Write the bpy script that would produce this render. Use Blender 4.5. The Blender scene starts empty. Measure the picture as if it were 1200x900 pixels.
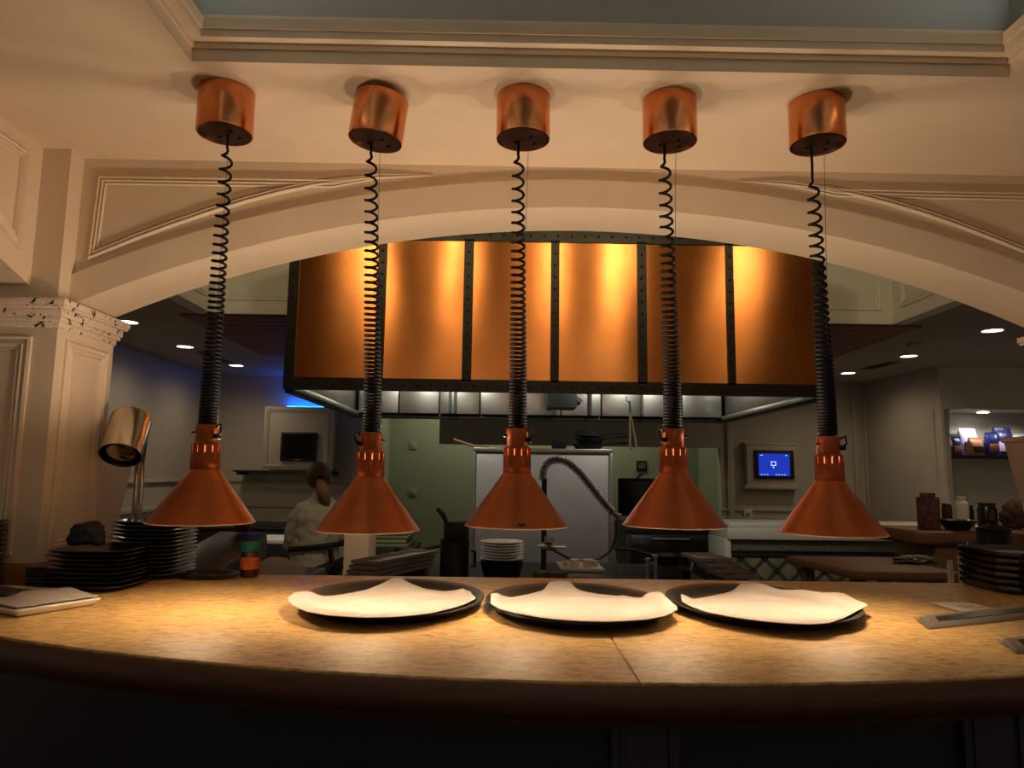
import bpy, bmesh, math, random
from mathutils import Vector, Matrix, noise
random.seed(7)
SC = bpy.context.scene
COL = SC.collection
PI = math.pi

# ------------------------------------------------------------------ camera
F = 832.0; PITCH = math.radians(7.12); YAW = math.radians(.59); ROLL = math.radians(.8); CZ = 1.40
fw = Vector((math.sin(YAW)*math.cos(PITCH), math.cos(YAW)*math.cos(PITCH), math.sin(PITCH)))
r0 = Vector((math.cos(YAW), -math.sin(YAW), 0)); u0 = r0.cross(fw)
RT = r0*math.cos(ROLL)+u0*math.sin(ROLL); UP = u0*math.cos(ROLL)-r0*math.sin(ROLL)
cd = bpy.data.cameras.new('camera'); cam = bpy.data.objects.new('camera', cd); COL.objects.link(cam)
cd.sensor_fit = 'HORIZONTAL'; cd.sensor_width = 36.0; cd.lens = F/1200*36; cd.clip_start = .02
cam.matrix_world = Matrix(((RT.x, UP.x, -fw.x, 0), (RT.y, UP.y, -fw.y, 0), (RT.z, UP.z, -fw.z, CZ), (0, 0, 0, 1)))
SC.camera = cam
def ray(px, py): return fw + RT*((px-600)/F) + UP*((450-py)/F)
def aY(px, py, Y):
    d = ray(px, py); t = Y/d.y; return Vector((d.x*t, Y, CZ+d.z*t))
def aZ(px, py, Z):
    d = ray(px, py); t = (Z-CZ)/d.z; return Vector((d.x*t, d.y*t, Z))
def aX(px, py, X):
    d = ray(px, py); t = X/d.x; return Vector((X, d.y*t, CZ+d.z*t))

# ------------------------------------------------------------------ materials
def lin(c):
    return tuple(((v/255)/12.92 if v/255 <= .04045 else ((v/255+.055)/1.055)**2.4) for v in c)
MATS = {}
def mat(name, rgb, rough=.5, metal=0., bump=0., bscale=40., var=0., vscale=6., emit=None, estr=0., stretch=None, spec=.5, coat=0.):
    m = bpy.data.materials.new(name); m.use_nodes = True
    nt = m.node_tree; N = nt.nodes; L = nt.links
    b = N['Principled BSDF']; c = lin(rgb)
    b.inputs['Base Color'].default_value = (*c, 1); b.inputs['Roughness'].default_value = rough
    b.inputs['Metallic'].default_value = metal; b.inputs['Specular IOR Level'].default_value = spec
    b.inputs['Coat Weight'].default_value = coat
    if bump or var:
        tc = N.new('ShaderNodeTexCoord'); mp = N.new('ShaderNodeMapping'); L.new(tc.outputs['Object'], mp.inputs[0])
        if stretch: mp.inputs['Scale'].default_value = stretch
    if var:
        n = N.new('ShaderNodeTexNoise'); n.inputs['Scale'].default_value = vscale; n.inputs['Detail'].default_value = 5
        L.new(mp.outputs[0], n.inputs['Vector'])
        r = N.new('ShaderNodeValToRGB'); L.new(n.outputs['Fac'], r.inputs[0])
        r.color_ramp.elements[0].position = .3; r.color_ramp.elements[1].position = .7
        r.color_ramp.elements[0].color = (*[v*(1-var) for v in c], 1); r.color_ramp.elements[1].color = (*[min(1, v*(1+var)) for v in c], 1)
        L.new(r.outputs[0], b.inputs['Base Color'])
    if bump:
        n = N.new('ShaderNodeTexNoise'); n.inputs['Scale'].default_value = bscale; n.inputs['Detail'].default_value = 4
        L.new(mp.outputs[0], n.inputs['Vector'])
        bn = N.new('ShaderNodeBump'); bn.inputs['Strength'].default_value = bump; bn.inputs['Distance'].default_value = .01
        L.new(n.outputs['Fac'], bn.inputs['Height']); L.new(bn.outputs[0], b.inputs['Normal'])
    if emit:
        b.inputs['Emission Color'].default_value = (*lin(emit), 1); b.inputs['Emission Strength'].default_value = estr
    MATS[name] = m; return m
M_plaster = mat('cream_paint', (222, 203, 176), .55, bump=.03, bscale=60, var=.03)
M_dome = mat('grey_blue_paint', (165, 166, 160), .7)
M_kwall = mat('kitchen_wall_paint', (188, 182, 168), .6, var=.03)
M_kceil = mat('kitchen_ceiling_paint', (165, 155, 140), .8)
M_pan = mat('seasoned_black_iron', (9, 9, 9), .8, spec=.15)
M_white = mat('white_trim_paint', (225, 222, 208), .45)
M_green = mat('pale_green_wall', (154, 155, 132), .6)
M_brownpanel = mat('rust_wood_panel', (125, 62, 40), .6, var=.15, vscale=12, stretch=(.3, 4, 4))
M_floor = mat('dark_floor', (45, 38, 34), .5, var=.2)
M_darkfront = mat('navy_counter_front', (34, 34, 44), .5, var=.1)
M_blackmetal = mat('blackened_iron', (36, 33, 26), .42, .7, bump=.15, bscale=30, var=.25, vscale=14)
M_rimblack = mat('black_rim', (20, 18, 16), .4, .3)
M_lampshade = mat('copper_painted_shade', (172, 90, 40), .34, .65, bump=.10, bscale=260, var=.08, vscale=30)
M_lampneck = mat('copper_painted_neck', (162, 78, 36), .45, .5, bump=.1, bscale=200, var=.1, vscale=30)
M_lining = mat('pale_lining', (222, 214, 200), .5)
M_rimlit = mat('pale_lit_rim', (235, 190, 165), .35, .5)  # pale tone paints in the bulb light caught along the shade edge
M_canopy = mat('polished_copper', (204, 130, 80), .2, 1., bump=.02, bscale=20, var=.12, vscale=25)
M_canbot = mat('dark_copper', (60, 34, 22), .5, .6, var=.2, vscale=30)
M_cord = mat('black_rubber', (10, 10, 13), .6, spec=.25)
M_cable = mat('grey_cable', (80, 72, 64), .5)
M_bulb = mat('warm_bulb', (255, 220, 170), .3, emit=(255, 226, 186), estr=125)
M_steel = mat('brushed_steel', (190, 188, 182), .32, 1., bump=.05, bscale=60, stretch=(30, 30, .6))
M_steeldull = mat('dull_steel', (168, 162, 160), .42, .6, bump=.04, bscale=50, var=.08)
M_steeldark = mat('dark_steel', (58, 57, 58), .4, .8, var=.2)
M_nickel = mat('polished_nickel', (196, 184, 166), .18, 1.)
M_black = mat('black_glaze', (22, 20, 20), .28, coat=.3)
M_blackmatte = mat('black_matte', (20, 19, 19), .6, var=.2)
M_tray = mat('black_tray_plastic', (24, 23, 23), .38, bump=.06, bscale=220)
M_napkin = mat('white_linen', (168, 160, 153), .85, bump=.5, bscale=16, var=.02)
M_whiteplate = mat('white_porcelain', (226, 222, 212), .22)
M_greyplate = mat('grey_stoneware', (92, 84, 74), .4)
M_pinkwhite = mat('off_white_plastic', (226, 205, 188), .5)
M_greenlid = mat('green_plastic', (20, 120, 96), .4)
M_amber = mat('amber_spice', (70, 26, 12), .25)
M_orangelabel = mat('orange_label', (196, 96, 40), .5, var=.2, vscale=60)
M_wood = mat('brown_wood', (110, 74, 46), .5, var=.25, vscale=8, stretch=(1, 8, 8))
M_basewood = mat('honey_wood', (150, 98, 44), .45, var=.2, vscale=10, stretch=(1, 6, 6))
M_skin = mat('skin', (206, 160, 132), .55)
M_hair = mat('dark_blond_hair', (112, 86, 56), .5, bump=.5, bscale=60, stretch=(4, 4, .6), var=.25, vscale=40)
M_coat = mat('white_chef_coat', (165, 160, 150), .85, bump=.3, bscale=12)
M_trouser = mat('dark_trousers', (40, 40, 46), .8)
M_apron = mat('black_apron', (16, 16, 20), .8)
M_paper = mat('paper_white', (226, 220, 210), .8)
M_ink = mat('ink', (60, 58, 60), .8)
M_alu = mat('grey_aluminium', (150, 145, 140), .4, .7)
M_tv = mat('black_screen', (8, 9, 11), .12)
M_blue = mat('blue_display', (20, 40, 160), .2, emit=(30, 70, 235), estr=.55)
M_icon = mat('white_icon', (220, 230, 255), .3, emit=(220, 230, 255), estr=1.0)
M_bagblue = mat('navy_foil', (30, 36, 92), .3, .2, bump=.4, bscale=30)
M_baglilac = mat('lilac_foil', (196, 186, 232), .3, .1, bump=.4, bscale=30)
M_bagbrown = mat('brown_paper', (150, 92, 52), .6, bump=.3, bscale=30)
M_yellow = mat('pale_yellow_sauce', (214, 190, 120), .4)
M_down = mat('downlight_glow', (255, 245, 225), .4, emit=(255, 240, 215), estr=9)
M_nichelight = mat('niche_lamp_glow', (255, 255, 250), .4, emit=(250, 250, 240), estr=14)
M_blueled = mat('blue_led', (0, 80, 255), .4, emit=(10, 96, 255), estr=42)
M_floral = mat('printed_carton', (96, 50, 48), .5, var=.8, vscale=25)
M_wicker = mat('brown_wicker', (70, 48, 34), .7, bump=.8, bscale=60, var=.5, vscale=40)
M_marble = mat('speckled_stone', (96, 92, 78), .4, var=.5, vscale=60)
M_led = mat('cool_led_strip', (230, 240, 250), .4, emit=(220, 232, 240), estr=3.0)

def capital_mat():
    m = mat('chipped_cream_paint', (226, 208, 184), .6, bump=.25, bscale=45)
    nt = m.node_tree; N = nt.nodes; L = nt.links; b = N['Principled BSDF']
    tc = N.new('ShaderNodeTexCoord')
    v = N.new('ShaderNodeTexNoise'); v.inputs['Scale'].default_value = 55; v.inputs['Detail'].default_value = 3; v.inputs['Roughness'].default_value = .6
    L.new(tc.outputs['Object'], v.inputs['Vector'])
    r = N.new('ShaderNodeValToRGB'); L.new(v.outputs['Fac'], r.inputs[0])
    r.color_ramp.elements[0].position = .375; r.color_ramp.elements[0].color = (.03, .018, .01, 1)
    r.color_ramp.elements[1].position = .40; r.color_ramp.elements[1].color = (*lin((226, 208, 184)), 1)
    L.new(r.outputs[0], b.inputs['Base Color']); return m
M_capital = capital_mat()

def copper_panel_mat():
    m = mat('brushed_copper', (208, 134, 74), .3, 1.)
    nt = m.node_tree; N = nt.nodes; L = nt.links; b = N['Principled BSDF']
    tc = N.new('ShaderNodeTexCoord'); mp = N.new('ShaderNodeMapping'); mp.inputs['Scale'].default_value = (2.2, 2.2, 160)
    L.new(tc.outputs['Object'], mp.inputs[0])
    n = N.new('ShaderNodeTexNoise'); n.inputs['Scale'].default_value = 1.6; n.inputs['Detail'].default_value = 6
    L.new(mp.outputs[0], n.inputs['Vector'])
    n2 = N.new('ShaderNodeTexNoise'); n2.inputs['Scale'].default_value = 3.0; n2.inputs['Detail'].default_value = 6
    L.new(tc.outputs['Object'], n2.inputs['Vector'])
    r = N.new('ShaderNodeValToRGB'); L.new(n2.outputs['Fac'], r.inputs[0])
    r.color_ramp.elements[0].position = .3; r.color_ramp.elements[0].color = (*lin((200, 124, 66)), 1)
    r.color_ramp.elements[1].position = .72; r.color_ramp.elements[1].color = (*lin((216, 142, 80)), 1)
    L.new(r.outputs[0], b.inputs['Base Color'])
    bn = N.new('ShaderNodeBump'); bn.inputs['Strength'].default_value = .10; bn.inputs['Distance'].default_value = .004
    L.new(n.outputs['Fac'], bn.inputs['Height']); L.new(bn.outputs[0], b.inputs['Normal'])
    rr = N.new('ShaderNodeMapRange'); L.new(n.outputs['Fac'], rr.inputs[0]); rr.inputs[3].default_value = .25; rr.inputs[4].default_value = .36
    L.new(rr.outputs[0], b.inputs['Roughness'])
    b.inputs['Anisotropic'].default_value = .85
    tg = N.new('ShaderNodeTangent'); tg.direction_type = 'RADIAL'; tg.axis = 'X'
    L.new(tg.outputs[0], b.inputs['Tangent'])
    return m
M_copper = copper_panel_mat()

def counter_mat():
    m = mat('tan_worktop', (205, 160, 98), .38)
    nt = m.node_tree; N = nt.nodes; L = nt.links; b = N['Principled BSDF']
    tc = N.new('ShaderNodeTexCoord'); mp = N.new('ShaderNodeMapping'); mp.inputs['Scale'].default_value = (1, 2.2, 1)
    L.new(tc.outputs['Object'], mp.inputs[0])
    n = N.new('ShaderNodeTexNoise'); n.inputs['Scale'].default_value = 34; n.inputs['Detail'].default_value = 7; n.inputs['Roughness'].default_value = .65; n.inputs['Distortion'].default_value = .6
    L.new(mp.outputs[0], n.inputs['Vector'])
    n2 = N.new('ShaderNodeTexNoise'); n2.inputs['Scale'].default_value = 2.6; n2.inputs['Detail'].default_value = 4
    L.new(tc.outputs['Object'], n2.inputs['Vector'])
    r = N.new('ShaderNodeValToRGB'); L.new(n.outputs['Fac'], r.inputs[0])
    r.color_ramp.elements[0].position = .33; r.color_ramp.elements[0].color = (*lin((160, 120, 68)), 1)
    r.color_ramp.elements[1].position = .58; r.color_ramp.elements[1].color = (*lin((226, 188, 124)), 1)
    r2 = N.new('ShaderNodeValToRGB'); L.new(n2.outputs['Fac'], r2.inputs[0])
    r2.color_ramp.elements[0].color = (.78, .76, .72, 1); r2.color_ramp.elements[1].color = (1.0, 1.0, 1.0, 1)
    mx = N.new('ShaderNodeMix'); mx.data_type = 'RGBA'; mx.blend_type = 'MULTIPLY'; mx.inputs[0].default_value = 1
    L.new(r.outputs[0], mx.inputs[6]); L.new(r2.outputs[0], mx.inputs[7]); L.new(mx.outputs[2], b.inputs['Base Color'])
    bn = N.new('ShaderNodeBump'); bn.inputs['Strength'].default_value = .08; bn.inputs['Distance'].default_value = .004
    L.new(n.outputs['Fac'], bn.inputs['Height']); L.new(bn.outputs[0], b.inputs['Normal'])
    return m
M_counter = counter_mat()
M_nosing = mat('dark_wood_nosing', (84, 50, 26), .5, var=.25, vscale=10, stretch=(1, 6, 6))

def tile_mat():
    m = mat('diamond_tile', (110, 106, 88), .4)
    nt = m.node_tree; N = nt.nodes; L = nt.links; b = N['Principled BSDF']
    tc = N.new('ShaderNodeTexCoord'); sp = N.new('ShaderNodeSeparateXYZ'); L.new(tc.outputs['Object'], sp.inputs[0])
    def mth(op, a, c=None, v=None):
        k = N.new('ShaderNodeMath'); k.operation = op; L.new(a, k.inputs[0])
        if c is not None: L.new(c, k.inputs[1])
        if v is not None: k.inputs[1].default_value = v
        return k.outputs[0]
    s = mth('MULTIPLY', mth('ADD', sp.outputs['X'], sp.outputs['Z']), v=4.6); d = mth('MULTIPLY', mth('SUBTRACT', sp.outputs['X'], sp.outputs['Z']), v=4.6)
    fs, fd = mth('FRACT', s), mth('FRACT', d)
    es = mth('MINIMUM', fs, mth('SUBTRACT', mth('MULTIPLY', fs, v=-1.), v=-1.)); ed = mth('MINIMUM', fd, mth('SUBTRACT', mth('MULTIPLY', fd, v=-1.), v=-1.))
    near = mth('LESS_THAN', mth('MINIMUM', es, ed), v=.03)
    dark = mth('LESS_THAN', mth('MAXIMUM', es, ed), v=.17)
    band = mth('LESS_THAN', mth('MAXIMUM', mth('MINIMUM', es, ed), mth('MULTIPLY', es, v=0.)), v=.12)
    n = N.new('ShaderNodeTexNoise'); n.inputs['Scale'].default_value = 5; L.new(tc.outputs['Object'], n.inputs['Vector'])
    r = N.new('ShaderNodeValToRGB'); L.new(n.outputs['Fac'], r.inputs[0])
    r.color_ramp.elements[0].position = .35; r.color_ramp.elements[0].color = (*lin((96, 98, 78)), 1)
    r.color_ramp.elements[1].position = .65; r.color_ramp.elements[1].color = (*lin((140, 124, 96)), 1)
    def mix(fac, a, col):
        k = N.new('ShaderNodeMix'); k.data_type = 'RGBA'; L.new(fac, k.inputs[0]); L.new(a, k.inputs[6]); k.inputs[7].default_value = (*lin(col), 1); return k.outputs[2]
    c = mix(band, r.outputs[0], (70, 70, 58)); c = mix(dark, c, (18, 18, 20)); c = mix(near, c, (52, 50, 44))
    L.new(c, b.inputs['Base Color']); return m
M_tile = tile_mat()

# ------------------------------------------------------------------ geometry helper
BASE = {}
class G:
    def __init__(s): s.v = []; s.f = []
    def add(s, vs, fs, M=None):
        b = len(s.v)
        s.v += [(M @ Vector(p)) if M is not None else Vector(p) for p in vs]
        s.f += [tuple(i+b for i in f) for f in fs]; return s
    def box(s, x0, x1, y0, y1, z0, z1, M=None):
        return s.add([(x0,y0,z0),(x1,y0,z0),(x1,y1,z0),(x0,y1,z0),(x0,y0,z1),(x1,y0,z1),(x1,y1,z1),(x0,y1,z1)],
            [(0,3,2,1),(4,5,6,7),(0,1,5,4),(1,2,6,5),(2,3,7,6),(3,0,4,7)], M)
    def hexa(s, lo, hi):            # four bottom corners, four top corners
        return s.add(list(lo)+list(hi), [(0,3,2,1),(4,5,6,7),(0,1,5,4),(1,2,6,5),(2,3,7,6),(3,0,4,7)])
    def lathe(s, prof, n=32, M=None, sx=1., sy=1., sq=0.):
        vs = []; fs = []; rings = []
        for r, z in prof:
            if r < 1e-6: rings.append([len(vs)]); vs.append((0, 0, z))
            else:
                k = len(vs); rings.append(list(range(k, k+n)))
                for i in range(n):
                    a = 2*PI*i/n; c, d = math.cos(a), math.sin(a)
                    if sq: q = (abs(c)**sq+abs(d)**sq)**(-1/sq); c *= q; d *= q
                    vs.append((r*c*sx, r*d*sy, z))
        for A, B in zip(rings, rings[1:]):
            if len(A) == 1 and len(B) == 1: continue
            for i in range(n):
                j = (i+1) % n
                if len(A) == 1: fs.append((A[0], B[j], B[i]))
                elif len(B) == 1: fs.append((A[i], A[j], B[0]))
                else: fs.append((A[i], A[j], B[j], B[i]))
        return s.add(vs, fs, M)
    def tube(s, pts, r, n=8, cap=True, closed=False):
        pts = [Vector(p) for p in pts]; m = len(pts); rs = r if isinstance(r, (list, tuple)) else [r]*m
        vs = []; fs = []; prev = None
        for i, p in enumerate(pts):
            if closed: t = pts[(i+1) % m]-pts[i-1]
            else: t = pts[min(i+1, m-1)]-pts[max(i-1, 0)]
            t.normalize()
            if prev is None:
                u = Vector((0, 0, 1)) if abs(t.z) < .9 else Vector((1, 0, 0)); u = (u-t*u.dot(t)).normalized()
            else:
                u = prev-t*prev.dot(t); u = u.normalized() if u.length > 1e-6 else Vector((1, 0, 0))
            prev = u; w = t.cross(u)
            for k in range(n):
                a = 2*PI*k/n; vs.append(p+(u*math.cos(a)+w*math.sin(a))*rs[i])
        for i in range(m if closed else m-1):
            for k in range(n):
                a, b2 = i*n, ((i+1) % m)*n; fs.append((a+k, a+(k+1) % n, b2+(k+1) % n, b2+k))
        if cap and not closed: fs.append(tuple(range(n-1, -1, -1))); fs.append(tuple((m-1)*n+k for k in range(n)))
        return s.add(vs, fs)
    def prism(s, poly, vec, M=None):    # poly: 3-D points, extruded along vec
        n = len(poly); vec = Vector(vec); vs = [Vector(p) for p in poly]; vs += [p+vec for p in vs]
        return s.add(vs, [tuple(range(n-1, -1, -1)), tuple(range(n, 2*n))]+[(i, (i+1) % n, n+(i+1) % n, n+i) for i in range(n)], M)
    def grid(s, rows, thick=None):
        h = len(rows); w = len(rows[0]); vs = [p for r in rows for p in r]
        fs = [(i*w+j, i*w+j+1, (i+1)*w+j+1, (i+1)*w+j) for i in range(h-1) for j in range(w-1)]
        if thick:
            n = len(vs); vs = vs+[Vector(p)-Vector((0, 0, thick)) for p in vs]
            bd = [j for j in range(w)]+[i*w+w-1 for i in range(1, h)]+[(h-1)*w+j for j in range(w-2, -1, -1)]+[i*w for i in range(h-2, 0, -1)]
            fs = fs+[tuple(n+i for i in reversed(f)) for f in fs]+[(bd[k], n+bd[k], n+bd[(k+1) % len(bd)], bd[(k+1) % len(bd)]) for k in range(len(bd))]
        return s.add(vs, fs)
    def build(s, name, m, parent=None, smooth=35, bevel=0, seg=2, label=None, cat=None, group=None, kind=None, at=None):
        if parent is not None: off = BASE[parent.name]
        elif at is not None: off = Vector(at)
        else:
            lo = [min(p[i] for p in s.v) for i in range(3)]; hi = [max(p[i] for p in s.v) for i in range(3)]
            off = Vector(((lo[0]+hi[0])/2, (lo[1]+hi[1])/2, lo[2]))
        bm = bmesh.new()
        vv = [bm.verts.new(p-off) for p in s.v]
        for f in s.f:
            try: bm.faces.new([vv[i] for i in f])
            except ValueError: pass
        bmesh.ops.recalc_face_normals(bm, faces=bm.faces)
        if bevel:
            es = [e for e in bm.edges if len(e.link_faces) == 2 and e.calc_face_angle(0) > math.radians(40)]
            bmesh.ops.bevel(bm, geom=es, offset=bevel, segments=seg, affect='EDGES', profile=.5, clamp_overlap=True)
        me = bpy.data.meshes.new(name); bm.to_mesh(me); bm.free()
        if smooth:
            for p in me.polygons: p.use_smooth = True
            me.set_sharp_from_angle(angle=math.radians(smooth))
        me.materials.append(m)
        o = bpy.data.objects.new(name, me); COL.objects.link(o); BASE[o.name] = off
        if parent is not None: o.parent = parent
        else: o.location = off
        tag(o, label, cat, group, kind); return o
def tag(o, label=None, cat=None, group=None, kind=None):
    if label: o['label'] = label
    if cat: o['category'] = cat
    if group: o['group'] = group
    if kind: o['kind'] = kind
    return o
def thing(name, label, cat, loc=(0, 0, 0), group=None, local=False):
    o = bpy.data.objects.new(name, None); o.empty_display_size = .05; COL.objects.link(o)
    BASE[o.name] = Vector((0, 0, 0)) if local else Vector(loc)
    o.location = loc; return tag(o, label, cat, group)
def dup(o, loc=None, rz=None, label=None, parent=None):
    c = o.copy(); COL.objects.link(c)
    if parent is not None: c.parent = parent
    for ch in list(o.children): dup(ch, parent=c)
    if loc is not None: c.location = loc
    if rz is not None: c.rotation_euler = (0, 0, rz)
    if label: c['label'] = label
    return c
def struct(g, name, m, **k):
    return g.build(name, m, kind='structure', **k)
def offset_loop(pts, d, ax):    # shrink a planar closed loop (ax = two axis indices) by d
    n = len(pts); a, b = ax
    area = sum(pts[i][a]*pts[(i+1) % n][b]-pts[(i+1) % n][a]*pts[i][b] for i in range(n)); sg = 1 if area > 0 else -1
    out = []
    for i in range(n):
        p0, p, p1 = pts[i-1], pts[i], pts[(i+1) % n]
        e0 = Vector((p[a]-p0[a], p[b]-p0[b])).normalized(); e1 = Vector((p1[a]-p[a], p1[b]-p[b])).normalized()
        n0 = Vector((-e0.y, e0.x))*sg; n1 = Vector((-e1.y, e1.x))*sg
        bs = (n0+n1); l = bs.length; bs = bs/l if l > 1e-4 else n0
        k = d/max(.35, bs.dot(n0)); q = Vector(p); q[a] += bs.x*k; q[b] += bs.y*k; out.append(q)
    return out
def moulding(g, loop, ax, nrm, w=.034, tip=None):   # beaded picture moulding round a loop, on a face with outward normal nrm
    nv = Vector(nrm); prof = [(0, 0), (0, .007), (.18, .012), (.34, .006), (.44, .006), (.58, .011), (.72, .004), (.82, .004), (.92, .008), (1, 0)]
    rings = []
    k = [1.]*len(loop) if tip is None else [min(1., max(.02, (p-Vector(tip)).length/.32)) for p in loop]
    for u, h in prof:
        q = offset_loop(loop, u*w, ax); rings.append([p+(o-p)*f+nv*(h*(.3+.7*f)) for p, o, f in zip(loop, q, k)])
    n = len(loop); vs = [p for r in rings for p in r]
    g.add(vs, [(i*n+j, i*n+(j+1) % n, (i+1)*n+(j+1) % n, (i+1)*n+j) for i in range(len(rings)-1) for j in range(n)])
    return g

COVE = 9
AXIS = .244                      # the pass is symmetrical about this X
ZC = 2.358                       # dining ceiling
ZT = 1.07                        # counter top
YA, YB = 2.135, 2.34             # arch wall front and back
XP = 1.5702                       # half distance between the pillars
def mir(p): return Vector((2*AXIS-p[0], p[1], p[2]))

# ------------------------------------------------------------------ dining side shell
struct(G().box(-6, 6.5, -3.5, 12, -.1, 0), 'floor', M_floor)
hx0, hx1, hy0, hy1 = -.755, 1.2, -2.2, 1.585
g = G().box(-3.2, hx0, -3.4, YA, ZC, ZC+.12).box(hx1, 3.7, -3.4, YA, ZC, ZC+.12).box(hx0, hx1, hy1, YA, ZC, ZC+.12).box(hx0, hx1, -3.4, hy0, ZC, ZC+.12)
struct(g, 'ceiling', M_plaster, smooth=0)
# crown moulding round the opening: stepped profile (inset towards the opening, height)
prof = [(.003, -.001), (.003, .0287), (.009, .0287), (.010, .042), (.0335, .042), (.0345, .0594), (.040, .0594), (.043, .083), (-.05, .085), (-.05, .0)]
g = G(); n = 4; rings = []
for d, h in prof: rings.append([Vector(p) for p in ((hx0+d, hy0+d, ZC+h), (hx1-d, hy0+d, ZC+h), (hx1-d, hy1-d, ZC+h), (hx0+d, hy1-d, ZC+h))])
g.add([p for r in rings for p in r], [(i*4+j, i*4+(j+1) % 4, (i+1)*4+(j+1) % 4, (i+1)*4+j) for i in range(len(prof)-1) for j in range(4)])
struct(g, 'trim_1', M_plaster, smooth=30)
g = G(); e = .05; zt = ZC+.42
g.box(hx0-e-.1, hx0-e, hy0-e, hy1+e, ZC+.12, zt).box(hx1+e, hx1+e+.1, hy0-e, hy1+e, ZC+.12, zt)
g.box(hx0-e, hx1+e, hy1+e, hy1+e+.1, ZC+.12, zt).box(hx0-e, hx1+e, hy0-e-.1, hy0-e, ZC+.12, zt).box(hx0-e-.1, hx1+e+.1, hy0-e-.1, hy1+e+.1, zt, zt+.05)
struct(g, 'ceiling_recess', M_dome, smooth=0)
# cool strip lamps lying in the cove behind the crown
def cove(name, loc, lx, ly, e_):
    ad = bpy.data.lights.new(name, 'AREA'); ad.shape = 'RECTANGLE'; ad.size = lx; ad.size_y = ly; ad.energy = e_; ad.color = lin((236, 238, 234))
    o = bpy.data.objects.new(name, ad); COL.objects.link(o); o.location = loc; o.rotation_euler = (PI, 0, 0)
cove('cove_lamp', ((hx0+hx1)/2, hy0+.0, ZC+.10), hx1-hx0-.1, .03, COVE)
cove('cove_lamp', (hx0+.0, -.3, ZC+.10), .03, 3.4, COVE*1.5)
cove('cove_lamp', (hx1-.0, -.3, ZC+.10), .03, 3.4, COVE*1.5)

# arch wall
CXa, CZa, Ra = .244, -1.593, 3.816
def arcz(x, r=Ra): return CZa+math.sqrt(r*r-(x-CXa)**2)
xs = [AXIS-XP+2*XP*i/72 for i in range(73)]
g = G()
vs = []
for x in xs:
    for y in (YA, YB):
        vs += [(x, y, arcz(x)), (x, y, ZC+.12)]
fs = []
for i in range(72):
    a, b = i*4, (i+1)*4
    fs += [(a, b, b+1, a+1), (a+2, a+3, b+3, b+2), (a, a+2, b+2, b), (a+1, b+1, b+3, a+3)]
fs += [(0, 1, 3, 2), (288, 290, 291, 289)]
g.add(vs, fs)
struct(g, 'wall_arch', M_plaster)
g = G()
def band(g, r1, r2, y0, y1, n=72):
    vs = []; fs = []
    for x in xs:
        z1, z2 = arcz(x, r1), arcz(x, r2); vs += [(x, y0, z1), (x, y0, z2), (x, y1, z1), (x, y1, z2)]
    for i in range(n):
        a, b = i*4, (i+1)*4
        fs += [(a, b, b+1, a+1), (a+1, b+1, b+3, a+3), (a, a+2, b+2, b), (a+2, a+3, b+3, b+2)]
    fs += [(0, 1, 3, 2), (n*4, n*4+2, n*4+3, n*4+1)]
    g.add(vs, fs)
band(g, Ra-.001, Ra+.088, YA-.014, YA+.01)
struct(g, 'trim_archivolt', M_plaster)
# spandrel mouldings
ml = [(-1.285, 2.030), (-1.141, 2.096), (-1.03, 2.142), (-.912, 2.187), (-.81, 2.222), (-.704, 2.253), (-.61, 2.276), (-.52, 2.293), (-.46, 2.3015), (-.40, 2.309), (-.34, 2.3145), (-.28, 2.3185)]
tl = aY(117, 207, YA); L0 = [Vector((x, YA, z)) for x, z in ml]+[Vector((-.235, YA, 2.321)), Vector((-.30, YA, 2.3225)), Vector((-.40, YA, 2.3235)), Vector((-.55, YA, tl.z+.002)), Vector((-.9, YA, tl.z+.001)), Vector((tl.x, YA, tl.z))]
for k, loop in enumerate((L0, [mir(p) for p in L0])):
    g = G(); moulding(g, loop, (0, 2), (0, -1, 0), .026, tip=(-.235 if k == 0 else 2*AXIS+.235, YA, 2.321))
    struct(g, 'trim_%d' % (k+2), M_plaster, smooth=50)
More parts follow.
